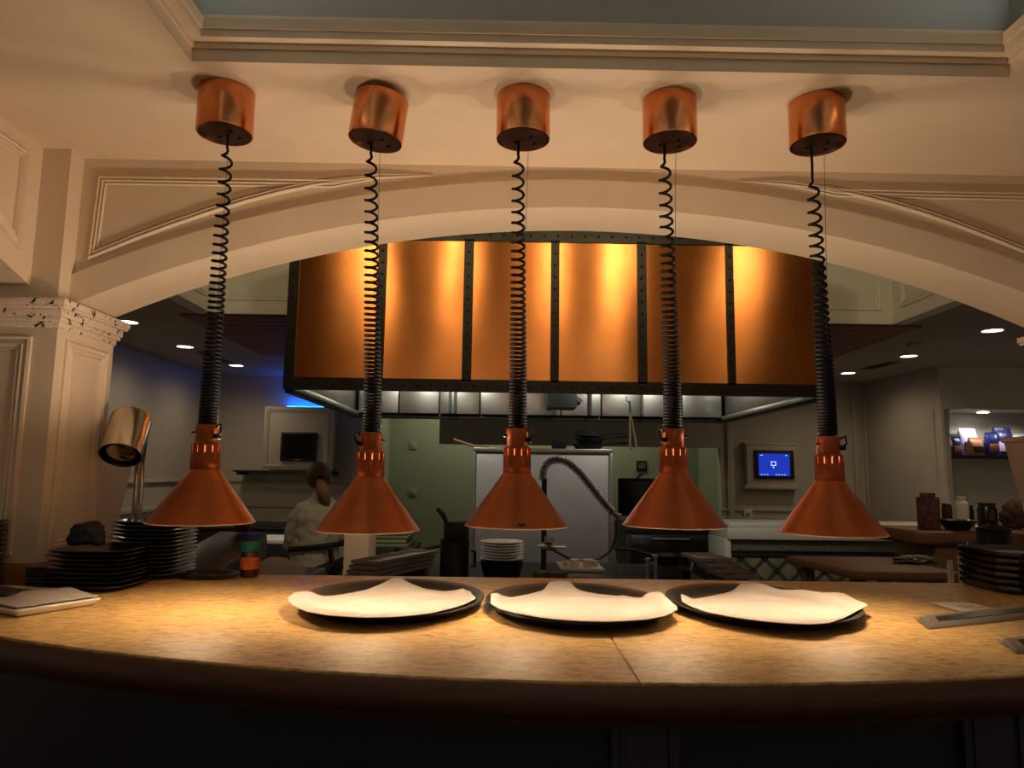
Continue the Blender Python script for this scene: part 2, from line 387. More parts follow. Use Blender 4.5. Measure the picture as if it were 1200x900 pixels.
# upper pilasters / wall over the pillars, side walls, pillars, capitals
YP0, YP1 = 2.068, 2.365
for s, side in ((1, 'left'), (-1, 'right')):
    X = (lambda v: v) if s == 1 else (lambda v: 2*AXIS-v)
    def bx(g, a, b, *r):
        a, b = X(a), X(b); return g.box(min(a, b), max(a, b), *r)
    struct(bx(G(), -3.0, -1.326, YP0, YB, 1.884, ZC+.1), 'wall_over_pillar_%s' % side, M_plaster, smooth=0)
    # side wall with its own low arch, plane X = -1.411
    sy = [YP0-(YP0+2.2)*i/40 for i in range(41)]
    yc = (YP0-2.2)/2; half = (YP0+2.2)/2; sag = .36; Rs = (half*half+sag*sag)/(2*sag)
    def sz(y): return 1.93+math.sqrt(Rs*Rs-(y-yc)**2)-(Rs-sag)
    g = G(); vs = []; fs = []
    for y in sy:
        for x in (X(-1.411), X(-1.60)): vs += [(x, y, min(sz(y), ZC-.05)), (x, y, ZC+.1)]
    for i in range(40):
        a, b = i*4, (i+1)*4; fs += [(a, b, b+1, a+1), (a+2, a+3, b+3, b+2), (a, a+2, b+2, b), (a+1, b+1, b+3, a+3)]
    fs += [(0, 1, 3, 2), (160, 162, 163, 161)]
    g.add(vs, fs); struct(g, 'wall_%s' % side, M_plaster)
    lp = [Vector((X(-1.411), y, z)) for y, z in ((2.0, 2.02), (2.0, 2.315), (1.3, 2.315), (1.62, 2.19), (1.82, 2.105))]
    g = G(); moulding(g, lp, (1, 2), (s, 0, 0), .03); struct(g, 'trim_side_panel_%s' % side, M_plaster, smooth=50)
    # pillar
    struct(bx(G(), -2.1, -1.315, YP0-.003, YP1, 0, 1.815), 'pillar_%s' % side, M_plaster, smooth=0)
    g = G(); loop = [Vector((X(-1.315), y, z)) for y, z in ((2.105, 1.15), (2.325, 1.15), (2.325, 1.775), (2.105, 1.775))]
    moulding(g, loop, (1, 2), (s, 0, 0), .034)
    loop = [Vector((X(x), YP0-.003, z)) for x, z in ((-1.385, 1.15), (-2.03, 1.15), (-2.03, 1.775), (-1.385, 1.775))]
    moulding(g, loop, (0, 2), (0, -1, 0), .04)
    struct(g, 'trim_pillar_%s' % side, M_plaster, smooth=50)
    struct(bx(G(), -2.12, -1.312, YP0-.008, YP1, ZT, 1.128), 'baseboard_pillar_%s' % side, M_basewood, bevel=.003)
    g = G()
    for p, z0, z1 in ((.006, 1.805, 1.822), (.014, 1.822, 1.835), (.019, 1.835, 1.858), (.030, 1.858, 1.866), (.034, 1.866, 1.886)):
        bx(g, -2.1, -1.315+p, YP0-.003-p, YP1+p, z0, z1)
    struct(g, 'capital_%s' % side, M_capital, bevel=.0025)

# ------------------------------------------------------------------ counter
ctr = thing('counter', 'long bow-fronted tan counter under the pendant lamps', 'counter', (AXIS, 1.9, 0))
Rc, cyc = 2.947, 4.129
def edge(x, r=Rc): return cyc-math.sqrt(r*r-(x-.241)**2)
def top_poly(x0, x1, r=Rc, z=ZT):
    n = 40; fr = [Vector((x0+(x1-x0)*i/n, edge(x0+(x1-x0)*i/n, r), z)) for i in range(n+1)]
    return fr
XS = aZ(738, 781, ZT).x
XL = -1.72; XR = 2*AXIS-XL
for a, b in ((XL, XS-.0008), (XS+.0008, XR)):
    fr = top_poly(a, b)
    back = [(b, 2.056), (1.796, 2.056), (1.796, 2.31), (a, 2.31)] if a > -1 else [(b, 2.31), (-1.065, 2.31), (-1.065, 2.47), (-1.308, 2.47), (-1.308, 2.056), (a, 2.056)]
    back = [Vector((x, y, ZT)) for x, y in back]
    G().prism(fr+back, (0, 0, -.03)).build('worktop', M_counter, ctr, bevel=.002, seg=1)
# rounded nosing under the front edge
n = 60; xs2 = [XL+(XR-XL)*i/n for i in range(n+1)]
pr = [(-.004, -.004), (-.012, -.010), (-.018, -.022), (-.018, -.036), (-.012, -.050), (-.002, -.058), (.012, -.060), (.02, -.075), (.05, -.078), (.08, -.078), (.08, -.032), (.0, -.031)]
rows = []
for x in xs2:
    c = Vector((.241, cyc)); p = Vector((x, edge(x))); d = (p-c).normalized()
    rows.append([Vector((x-d.x*o, p.y-d.y*o, ZT+h)) for o, h in pr])
g = G(); m = len(pr)
g.add([p for r in rows for p in r], [(i*m+j, i*m+(j+1) % m, (i+1)*m+(j+1) % m, (i+1)*m+j) for i in range(n) for j in range(m)])
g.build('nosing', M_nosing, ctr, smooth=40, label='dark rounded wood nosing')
xs3 = [-1.62+(2*AXIS+3.24)*i/n for i in range(n+1)]
rows = [[Vector((x, edge(x)+.13, z)) for x in xs3] for z in (0.002, ZT-.031)]
g = G().grid(rows); 
g.build('front_panel', M_darkfront, ctr, label='dark recessed counter front')
for px in (745, 1160):
    x = aY(px, 870, 1.38).x; y = edge(x)+.13
    g = G().box(x-.06, x+.06, y-.03, y+.02, .02, ZT-.09).box(x-.045, x-.038, y-.036, y, .05, ZT-.1).box(x+.038, x+.045, y-.036, y, .05, ZT-.1)
    g.build('pilaster', M_darkfront, ctr, bevel=.003)

# ------------------------------------------------------------------ pendant heat lamps
LY = 1.72; FILL = 6.0
lamps = [  # canopy bottom centre px, shade rim centre px, neck lean, canopy tilt
    ((263, 158), (236, 613), 'leftmost', 'row end nearest the silver lamp', 0),
    ((446, 163), (431, 622), '', 'second in the row from the silver lamp, its canopy hanging crooked', .12),
    ((613, 161), (605, 617), '', 'middle of the five, dark scuff on its rim', 0),
    ((785, 164), (790, 617), '', 'fourth in the row from the silver lamp', 0),
    ((958, 164), (975, 626), '', 'row end nearest the blue wall screen', 0)]
lab = ['copper heat lamp on coiled black cord hanging beside the silver lamp above bare counter',
       'copper heat lamp on coiled cord with crooked canopy, above the napkin tray nearest the jar',
       'middle copper heat lamp on coiled cord with a dark scuff on its rim',
       'copper heat lamp hanging between the scuffed middle lamp and the one beside the blue screen',
       'copper heat lamp on coiled cord beside the blue wall screen, hung lowest of five']
def pendant(i):
    (cx, cy), (sx, sy), _, _, tilt = lamps[i]
    cp = aY(cx, cy, LY); sp = aY(sx, sy-1, LY); x = sp.x; rz = sp.z
    root = thing('pendant_lamp', lab[i], 'lamp', (x, LY, rz), 'copper pendant heat lamps over the counter')
    T = Matrix.Translation((cp.x, LY, ZC)) @ Matrix.Rotation(tilt, 4, 'Y') 
    h = ZC-2.243; R = .0685
    if tilt: T = Matrix.Translation((cp.x, LY, ZC-.012)) @ Matrix.Rotation(tilt, 4, 'Y')
    cn = G().lathe([(0, 0), (R-.002, 0), (R, -.002), (R, -h+.004), (R-.001, -h), (R-.005, -h-.001), (R-.006, -h+.003)], 56, T).build('canopy', M_canopy, root)
    G().lathe([(R-.005, -h+.004), (R-.005, -h+.0025), (0, -h+.0025)], 56, T).build('canopy_base', M_canbot, cn)
    for a, b in ((-.02, .02), (.02, -.01), (.03, .025)): G().lathe([(0, -h-.003), (.005, -h-.002), (.005, -h+.004)], 10, T @ Matrix.Translation((a, b, 0))).build('canopy_screw', M_black, cn)
    # shade: spun cone, cylindrical neck with slots, collar
    S = Matrix.Translation((x, LY, rz))
    sw = .1215
    out = [(sw-.0022, .0003), (sw, .003), (sw-.003, .006), (.034, .122), (.0335, .125), (.0327, .1248), (sw-.0045, .0062), (sw-.0022, .0003)]
    sh = G().lathe(out, 72, S).build('shade', M_lampshade, root, smooth=30)
    G().lathe([(.0324, .1245), (sw-.0052, .0066), (sw-.0026, .0008)], 72, S).build('lining', M_lining, sh, label='pale inner lining')
    G().tube([(x+sw*math.cos(a), LY+sw*math.sin(a), rz+.0008) for a in [2*PI*k/72 for k in range(72)]], .0014, 6, closed=True).build('rim', M_rimlit, sh)
    # neck with real slots: ring of quads with openings
    n = 72; zs = [.122, .146, .166, .182, .1865]; rs = [.0335, .0335, .0335, .0335, .031]
    g = G(); vs = []; fs = []
    for z, r in zip(zs, rs):
        for k in range(n): a = 2*PI*k/n; vs.append((x+r*math.cos(a), LY+r*math.sin(a), rz+z))
    for j in range(4):
        for k in range(n):
            if j == 2 and k % 6 == 3: continue
            fs.append((j*n+k, j*n+(k+1) % n, (j+1)*n+(k+1) % n, (j+1)*n+k))
    # close the top to the collar
    b = len(vs)
    for k in range(n): a = 2*PI*k/n; vs.append((x+.026*math.cos(a), LY+.026*math.sin(a), rz+.188))
    fs += [(4*n+k, 4*n+(k+1) % n, b+(k+1) % n, b+k) for k in range(n)]
    g.add(vs, fs)
    nk = g.build('neck', M_lampneck, root, smooth=40)
    md = nk.modifiers.new('thick', 'SOLIDIFY'); md.thickness = .0012; md.offset = -1
    col = G().lathe([(.0262, .186), (.0262, .212), (.0268, .214), (.0268, .229), (.0255, .231), (.0, .2315)], 48, S).build('collar', M_lampneck, root)
    sg = [1, -1, 1, -1, 1][i]
    g = G().box(x+sg*.0262-.003, x+sg*.0262+.006, LY-.022, LY+.004, rz+.198, rz+.209)
    g.tube([(x+sg*.024, LY-.01, rz+.225), (x+sg*.036, LY-.014, rz+.232), (x+sg*.037, LY-.014, rz+.214), (x+sg*.030, LY-.012, rz+.204)], .003, 8)
    g.build('strain_relief', M_cord, col)
    G().tube([(x-sg*.026, LY-.006, rz+.213), (x-sg*.034, LY-.01, rz+.212)], .0022, 8).build('collar_screw', M_cord, col)
    # bulb
    pts = [(.0, .064), (.018, .066), (.030, .078), (.033, .090), (.027, .104), (.018, .116), (.0, .117)]
    G().lathe(pts, 24, S).build('bulb', M_bulb, root, label='glowing warm bulb')
    G().lathe([(0, .1175), (.017, .1175), (.019, .125), (.019, .180), (0, .181)], 24, S).build('socket', M_whiteplate, root)
    # coiled cord
    top = T @ Vector((-.012 if i != 0 else .004, .012, -h)); bot = Vector((x, LY, rz+.230))
    pts = []; z = top.z; sl = [.03, .03, .035, .04, .085][i]
    pts += [top+Vector((0, 0, .004)), top+Vector((.001, 0, -sl*.5))]
    z0 = top.z-sl; th = 0.; H = z0-bot.z; zz = z0
    while zz > bot.z+.002:
        s = (z0-zz)/H; p = .033*(1-s)**1.7+.0072; r = min(1, (z0-zz)/.03)*(.0135+.0065*s)
        c = Vector((top.x, top.y, 0)).lerp(Vector((bot.x, bot.y, 0)), min(1, s*1.15))
        pts.append(Vector((c.x+r*math.cos(th), c.y+r*math.sin(th), zz))); th += 2*PI/11; zz -= p/11
    pts.append(bot+Vector((0, 0, -.003)))
    G().tube(pts, .0036, 6).build('coiled_cord', M_cord, root)
    sup = T @ Vector((.014, -.005, -h))
    G().tube([sup, (x+.004, LY, rz+.231)], .0007, 5).build('support_cable', M_cable, root)
    # added fill spot brightening the ceiling, without a fixture, standing for vent leakage
    ld = bpy.data.lights.new('ceiling_fill', 'SPOT'); ld.energy = FILL; ld.spot_size = 3.1; ld.spot_blend = .3; ld.shadow_soft_size = .03; ld.color = lin((255, 226, 196))
    lo = bpy.data.objects.new('ceiling_fill', ld); COL.objects.link(lo); lo.location = (x, LY+.11, rz+.17); lo.rotation_euler = (PI, 0, 0)
    if i == 2:
        a0 = -PI/2+.02; g = G()
        rows = [[Vector((x+(sw-.0025-q*.0028)*math.cos(a0+.14*(k/10)), LY+(sw-.0025-q*.0028)*math.sin(a0+.14*(k/10)), rz+.0075+q*.003+.0008*math.sin(k*2.1))) for k in range(11)] for q in (0, 1, 2)]
        g.grid(rows).build('scuff', M_blackmatte, sh, label='dark scuff on rim')
    return root
for i in range(5): pendant(i)

# ------------------------------------------------------------------ oval trays and napkins
trays = [(-.268, 1.817, 'oval black tray with napkin, nearest the green-lidded jar'),
         (.186, 1.785, 'oval black tray with napkin, middle of the three'),
         (.638, 1.806, 'oval black tray with napkin, nearest the paper receipt')]
TS = 1.215
TR = .2245
prof = [(0, .004), (.178, .004), (.186, .006), (.200, .017), (.206, .021), (.218, .024), (TR, .0245), (TR+.001, .022), (TR-.002, .0195), (.208, .016), (.190, .001), (.184, 0), (0, 0)]
tray0 = None
for x, y, l in trays:
    if tray0 is None:
        tray0 = G().lathe(prof, 96, None, 1., TS).build('oval_tray', M_tray, smooth=30, label=l, cat='tray', group='oval trays on the counter', at=(0, 0, 0)); tray0.location = (x, y, ZT+.0006)
        o = tray0
    else: o = dup(tray0, (x, y, ZT+.0006), label=l)
    o.rotation_euler = (0, 0, 0)
# napkins: back and front outlines in the photo, with heights over the tray
nap = [
  dict(back=[(337,700,30),(345,694,31),(358,693,30),(372,699,16),(390,698,12),(410,695,12),(430,691,16),(447,684,24),(465,675,34),(482,684,24),(498,690,14),(520,693,11),(531,692,16),(541,690,20),(551,693,23),(556,702,20)],
       front=[(337,702,29),(345,710,27),(360,717,25),(380,721,25),(405,723,25),(430,724,25),(455,723.5,25),(480,722,25),(505,719,25),(530,713,25),(545,708,25),(557,704,21)]),
  dict(back=[(575,697,27),(580,695,28),(588,699,18),(600,700,12),(620,696,11),(635,692,14),(648,683,24),(656,680.5,29),(664,682,26),(680,692,14),(700,696,10),(730,699,9),(752,704,9),(762,702,12),(774,698,19),(784,706,22),(793,714,22)],
       front=[(575,708,24),(585,714,25),(600,718,25),(620,722,25),(640,725,25),(660,727,25),(685,728.5,25),(710,729,25),(735,728,25),(760,726,25),(780,722,25),(794,716,23)]),
  dict(back=[(798,696,25),(802,697,24),(812,702,14),(830,699,10),(850,695,10),(862,691,14),(872,686,22),(879,680,31),(886,683,27),(900,692,15),(915,697,9),(945,701,8),(965,704,8),(980,701,13),(990,702,15),(1000,708,15),(1016,715,14)],
       front=[(799,705,25),(812,712,25),(830,718,25),(850,722,25),(875,726,25),(900,729,25),(925,731,25),(950,732,25),(972,731,24),(990,727,20),(1005,721,16),(1017,716,14)])]
def resample(P, n):
    P = [Vector(p) for p in P]; L = [0]
    for a, b in zip(P, P[1:]): L.append(L[-1]+(b-a).length)
    out = []; j = 0
    for k in range(n):
        t = L[-1]*k/(n-1)
        while j < len(P)-2 and L[j+1] < t: j += 1
        out.append(P[j].lerp(P[j+1], 0 if L[j+1] == L[j] else (t-L[j])/(L[j+1]-L[j])))
    return out
naplab = ['white cloth napkin spread on the tray nearest the green-lidded jar', 'white cloth napkin spread on the middle oval tray', 'white cloth napkin spread on the tray nearest the paper receipt']
for k, d in enumerate(nap):
    tx, ty = trays[k][0], trays[k][1]
    B = resample([aZ(a, b, ZT+h/1000) for a, b, h in d['back']], 61); Fr = resample([aZ(a, b, ZT+h/1000+.003) for a, b, h in d['front']], 61)
    rows = []
    NR = 30
    for i in range(NR+1):
        t = i/NR; row = []
        for j in range(61):
            p = Fr[j].lerp(B[j], t); u = j/60
            lift_f = max(0, 1-t/.16)**2; lift_b = max(0, (t-.70)/.30)**1.3
            ed = max(lift_f*(.6), lift_b); eu = max(0, 1-u/.10)**2, max(0, (u-.90)/.10)**2
            ed = max(ed, *eu)
            nz = noise.noise(Vector((p.x*11+k*7, p.y*17, 3.1)))*.0065+noise.noise(Vector((p.x*26+p.y*12+k*5, p.y*30, 1.2)))*.0032
            zf = ZT+.0105+max(-.002, nz)+.003
            z = zf+(p.z-zf)*ed
            rr = math.hypot(p.x-tx, (p.y-ty)/TS)     # stay above the tray's rising side
            fl = ZT+.008 if rr < .176 else ZT+.008+(rr-.176)*(.0195/.030)
            if rr > .206: fl = ZT+.0275
            row.append(Vector((p.x, p.y, max(z, fl+.0015))))
        rows.append(row)
    o = G().grid(rows, .0012).build('napkin', M_napkin, smooth=60, label=naplab[k], cat='napkin', group='napkins on the oval trays')

ORD = ['topmost', 'second', 'third', 'fourth', 'fifth', 'sixth', 'seventh', 'eighth', 'ninth', 'tenth', 'eleventh', 'twelfth', 'thirteenth', 'fourteenth', 'fifteenth']
def stack(name, proto_g, m, n, x, y, z, pitch, what, where, group, cat='plate', jit=.002, rz0=0.):
    first = None
    for k in range(n):           # k = 0 lowest
        q = n-1-k; l = ('topmost %s of %s' % (what, where)) if q == 0 else ('lowest %s of %s' % (what, where) if k == 0 else '%s %s from the top of %s' % (ORD[q], what, where))
        loc = (x+random.uniform(-jit, jit), y+random.uniform(-jit, jit), z+k*pitch); rz = rz0+random.uniform(-.04, .04)
        if first is None:
            first = proto_g.build(name, m, smooth=40, label=l, cat=cat, group=group, at=(0, 0, 0)); o = first; o.location = loc; o.rotation_euler = (0, 0, rz)
        else: dup(first, loc, rz, l)
def plate(R, h, sq=0, foot=.6, n=56):
    return G().lathe([(0, h*.35), (R*.62, h*.35), (R*.70, h*.42), (R*.97, h*.96), (R, h), (R+.001, h*.93), (R*.98, h*.82), (R*.72, h*.12), (R*foot, 0), (0, 0)], n, sq=sq)
Z1 = ZT+.0006
stack('dinner_plate', plate(.106, .016, 5), M_black, 9, -1.112, 2.032, Z1, .0115, 'black plate', 'the low stack in front of the silver lamp', 'black plates in the low stack')
stack('dinner_plate', plate(.108, .016, 4), M_black, 14, -1.08, 2.262, Z1, .0118, 'black plate', 'the tall stack under the silver lamp', 'black plates in the tall stack')
stack('square_plate', plate(.108, .018, 8), M_black, 13, -1.486, 1.945, Z1, .0135, 'square black plate', 'the stack against the panelled pillar', 'square plates against the pillar')
stack('saucer', plate(.040, .012, 0, n=40), M_greyplate, 6, -1.262, 2.014, Z1, .0095, 'small grey saucer', 'the short stack beside the pillar foot', 'grey saucers beside the pillar')
pl = aZ(1160, 693, ZT)
def octo(R, h):
    g = G()
    def ring(r, z, c): 
        k = r*(1-c); return [(r, -k, z), (r, k, z), (k, r, z), (-k, r, z), (-r, k, z), (-r, -k, z), (-k, -r, z), (k, -r, z)]
    R_ = [ring(R*.7, h*.35, .3), ring(R*.86, h*.4, .3), ring(R*.975, h*.95, .3), ring(R, h, .3), ring(R, h*.62, .3), ring(R*.93, h*.1, .3), ring(R*.88, 0, .3)]
    vs = [p for r in R_ for p in r]
    return g.add(vs, [tuple(range(8))]+[(i*8+j, i*8+(j+1) % 8, (i+1)*8+(j+1) % 8, (i+1)*8+j) for i in range(6) for j in range(8)]+[tuple(48+j for j in range(7, -1, -1))])
stack('square_plate', octo(.128, .022), M_black, 6, 1.578, 2.20, Z1, .0194, 'octagonal black plate', 'the stack beside the squeeze bottle', 'octagonal plates beside the squeeze bottle')

# crumpled dark cloth on the low stack
def blob(name, m, c, r, sx, sy, sz, amp, fq, seed, **k):
    g = G(); bm = bmesh.new(); bmesh.ops.create_icosphere(bm, subdivisions=4, radius=1)
    vs = []
    for v in bm.verts:
        p = v.co.normalized(); d = 1+amp*noise.noise(p*fq+Vector((seed, 0, 0)))+amp*.5*noise.noise(p*fq*2.3+Vector((0, seed, 0)))
        q = Vector((p.x*sx, p.y*sy, max(p.z, -.55)*sz))*r*d; vs.append(Vector(c)+q)
    fs = [tuple(v.index for v in f.verts) for f in bm.faces]; bm.free(); g.add(vs, fs)
    zmin = min(v.z for v in g.v)
    for v in g.v: v.z += c[2]-zmin
    return g.build(name, m, smooth=60, **k)
blob('crumpled_cloth', M_blackmatte, (-1.172, 2.055, Z1+8*.0115+.0175), .046, 1.15, .8, .85, .32, 1.5, 3, label='crumpled dark cloth on top of the low stack of black plates', cat='cloth')

# white plate with folded napkin at the near left
A = aZ(119, 699, ZT+.02); Bp = aZ(57, 718, ZT+.02); e1 = (Bp-A); e1.z = 0; ln = .19; e2 = aZ(28, 685, ZT+.02)-A; e2.z = 0; e2.normalize(); e1 = Vector((e2.y, -e2.x, 0))
if e1.y > 0: e1 = -e1
root = thing('napkin_plate', 'white rectangular plate holding a folded napkin, beside the small grey saucers', 'plate', (A+e1*ln/2+e2*.15)*1.0)
BASE[root.name].z = ZT+.0006; root.location.z = ZT+.0006
def quadpt(u, v, z): return A+e1*(u*ln)+e2*(v*.30)+Vector((0, 0, z-A.z))
def slab(o, z0, z1): 
    return [quadpt(-o, -o*.6, z0), quadpt(1+o, -o*.6, z0), quadpt(1+o, 1+o*.6, z0), quadpt(-o, 1+o*.6, z0)], [quadpt(-o, -o*.6, z1), quadpt(1+o, -o*.6, z1), quadpt(1+o, 1+o*.6, z1), quadpt(-o, 1+o*.6, z1)]
g = G(); lo, _ = slab(-.05, ZT+.0006, 0); _, hi = slab(.02, 0, ZT+.017); g.hexa(lo, hi)
g.build('plate_body', M_whiteplate, root, bevel=.006, seg=3)
rows = [[quadpt(.03+u/20*.95, .02+v/24*.96, ZT+.0235+.004*math.sin(u*.5+v*.2)*(v/24)+.014*math.exp(-((v-9)/4.)**2)*(1-abs(u-8)/16)+.001*noise.noise(Vector((u*.4, v*.4, 2)))) for v in range(25)] for u in range(21)]
G().grid(rows, .002).build('folded_napkin', M_napkin, smooth=60)
nk = bpy.data.objects['folded_napkin']; tag(nk, 'folded white napkin lying on the rectangular white plate', 'napkin')
g = G(); c = quadpt(.62, .62, ZT+.0255)
g.hexa([quadpt(a, b, ZT+.0262+.006) for a, b in ((.42, .42), (.8, .40), (.84, .98), (.5, .98))], [quadpt(a, b, ZT+.0285+.006) for a, b in ((.42, .42), (.8, .40), (.84, .98), (.5, .98))])
g.build('dark_card', M_steeldark, label='dark folded card lying on the folded white napkin', cat='card', bevel=.0008)

# silver carving lamp at the left
hc = aY(148, 511, 2.30); pole = aY(163, 560, 2.43)
root = thing('carving_lamp', 'silver cylindrical spot lamp on a slim pole behind the black plates', 'lamp', (pole.x, pole.y, ZT))
ax = (aY(157, 484, 2.355)-aY(140, 538, 2.245)).normalized()
q = ax.to_track_quat('Z', 'Y').to_matrix().to_4x4(); T = Matrix.Translation(hc) @ q
hl = .078; R = .062
G().lathe([(R-.002, -hl), (R, -hl), (R, hl-.010), (R-.003, hl-.003), (R-.012, hl), (0, hl), (0, hl-.003), (R-.012, hl-.003), (R-.003, hl-.012), (R-.003, -hl)], 56, T).build('lamp_shade', M_nickel, root)
G().lathe([(0, -.01), (.02, -.02), (.040, -.045), (.045, -.060), (.042, -.068), (.030, -.074), (0, -.077)], 32, T).build('bulb', M_nickel, root, label='unlit silvered bulb')
G().lathe([(.012, hl), (.013, hl+.006), (.006, hl+.012), (.005, hl+.016), (.0, hl+.018)], 20, T @ Matrix.Translation((.018, -.03, 0))).build('knob', M_nickel, root)
for dx in (-.008, .010): G().tube([(pole.x+dx, pole.y, ZT+.012), (pole.x+dx, pole.y, 1.34), (pole.x+dx+.002, pole.y-.01, 1.42), hc+ax*.03+Vector((.03+dx*.3, .052, 0))], .0072, 12).build('pole', M_nickel, root)
G().lathe([(0, 0), (.07, 0), (.072, .004), (.068, .010), (.02, .016), (0, .016)], 40, Matrix.Translation((pole.x, pole.y, ZT+.0006))).build('base', M_nickel, root)

# spice jar, black platter
p = aZ(289, 677, ZT)
root = thing('spice_jar', 'small amber spice jar with green lid at the back edge of the counter', 'jar', (p.x, p.y+.02, ZT+.0006))
J = Matrix.Translation((p.x, p.y+.02, ZT+.0006))
G().lathe([(0, 0), (.026, 0), (.028, .004), (.028, .070), (.025, .077), (.0, .077)], 32, J).build('jar_body', M_amber, root)
G().lathe([(.0283, .024), (.0286, .024), (.0286, .060), (.0283, .060)], 32, J).build('paper_label', M_orangelabel, root)
G().lathe([(.027, .0775), (.0275, .078), (.0275, .100), (.026, .103), (0, .103)], 32, J).build('lid', M_greenlid, root)
p = aZ(243, 680, ZT)
G().lathe([(0, .003), (.07, .003), (.095, .016), (.1, .017), (.1, .015), (.074, 0), (0, 0)], 48, Matrix.Translation((p.x-.01, p.y+.045, Z1)), 1.0, .62).build('oval_platter', M_black, label='low black oval platter between the tall plate stack and the spice jar', cat='platter')

# receipt and ticket rails at the right
rows = []
c4 = [aZ(1091, 707, ZT+.003), aZ(1128, 705.5, ZT+.003), aZ(1172, 713.5, ZT+.003), aZ(1132, 718, ZT+.003)]
for i in range(15):
    u = i/14; row = []
    for j in range(15):
        v = j/14; pnt = c4[0].lerp(c4[1], v).lerp(c4[3].lerp(c4[2], v), u); pnt.z += .012*max(0, (1-u)-.6)**1.5*max(0, 1-v*1.3)+.002*math.sin(u*5)*v; row.append(pnt)
    rows.append(row)
rc = G().grid(rows, .0004).build('receipt', M_paper, smooth=60, label='small white paper receipt curling on the counter behind the metal rail', cat='paper')
g = G()
for k in range(6):
    u = .45+.085*k; a = c4[0].lerp(c4[3], u); b = c4[1].lerp(c4[2], u); a2, b2 = a.lerp(b, .3), a.lerp(b, .35+.45*((k*37 % 10)/10+.2))
    a3, b3 = a2.lerp(c4[2], .03), b2.lerp(c4[2], .03)
    g.hexa([q+Vector((0, 0, .0024)) for q in (a2, b2, b3, a3)], [q+Vector((0, 0, .0027)) for q in (a2, b2, b3, a3)])
g.build('printed_lines', M_ink, rc)
def rail(l0, l1, r0_, r1_, lab_):
    a, b, c, d = aZ(*l0, ZT), aZ(*l1, ZT), aZ(*r1_, ZT), aZ(*r0_, ZT)   # left back, left front, right front, right back
    up = Vector((0, 0, .016)); o = Vector((0, 0, .0006))
    mid = a.lerp(b, .35); midr = d.lerp(c, .35)
    root = thing('ticket_rail', lab_, 'ticket holder', tuple(a.lerp(c, .5)+o))
    g = G(); g.hexa([a+o, b+o, c+o, d+o], [a.lerp(b, .25)+up, b.lerp(a, .12)+up*.55, c.lerp(d, .12)+up*.55, d.lerp(c, .25)+up])
    bd = g.build('rail_body', M_alu, root, bevel=.0015)
    s0, s1 = a.lerp(b, .42), b.lerp(a, .26); t0, t1 = d.lerp(c, .42), c.lerp(d, .26)
    s0, s1, t0, t1 = s0.lerp(t0, .05), s1.lerp(t1, .05), t0, t1
    z0, z1 = up*.86+Vector((0, 0, .0012)), up*.66+Vector((0, 0, .0012))
    g = G(); g.hexa([s0+z0-up*.1, s1+z1-up*.1, t1+z1-up*.1, t0+z0-up*.1], [s0+z0, s1+z1, t1+z1, t0+z0]); g.build('rubber_insert', M_black, root)
    g = G(); g.hexa([a+o, a.lerp(b, .6)+o, b+o, a.lerp(b, .3)+o], [p_+Vector((-.008, 0, 0)) for p_ in (a+up*.6, a.lerp(b, .6)+up*.6, b+up*.3, a.lerp(b, .3)+up*.8)]); g.build('end_cap', M_steeldull, root)
rail((1075, 728), (1089, 738), (1330, 699), (1345, 711), 'long grey metal ticket rail with black strip beside the paper receipt')
rail((1172, 754), (1192, 767), (1400, 735), (1420, 748), 'short visible end of a grey metal ticket rail nearest the counter edge')

# tapered off-white bins behind the pillars
for pt_, pb_, lab_ in (((163, 516), (142, 600), 'off-white tapered bin behind the silver lamp and pillar'), ((1175, 516), (1199, 600), 'off-white tapered bin beside the coffee bag niche')):
    y0, y1 = 2.49, 2.69; s = 1 if pt_[0] < 600 else -1
    pt, pb = aY(*pt_, y1), aY(*pb_, y1); zb = .9006; k = (pb.x-pt.x)/(pt.z-pb.z)
    xb = pb.x+k*(pb.z-zb); xt = pt.x; w = .26; t = .0
    xo, xbo = xt-s*w, xt-s*(w-.06)
    if abs(xbo-xb) < .04: xbo = xb-s*.05
    root = thing('tapered_bin', lab_, 'bin', ((xt+xo)/2, 2.59, zb))
    g = G(); g.hexa([(xb, y0+t, zb), (xbo, y0+t, zb), (xbo, y1, zb), (xb, y1, zb)], [(xt, y0, pt.z), (xo, y0, pt.z), (xo, y1, pt.z), (xt, y1, pt.z)]); g.build('bin_body', M_pinkwhite, root, bevel=.004)
    G().box(min(xt, xo)-.006, max(xt, xo)+.006, y0-.006, y1+.006, pt.z-.010, pt.z+.010).build('rim', M_pinkwhite, root, bevel=.004)
    G().box(min(xt, xo)-.05, max(xt, xo)+.05, 2.48, 2.71, .0, .90).build('low_cupboard', M_steeldark, label='dark low cupboard under the off-white tapered bin %s' % ('by the silver lamp' if s == 1 else 'by the coffee bags'), cat='cupboard', bevel=.006)

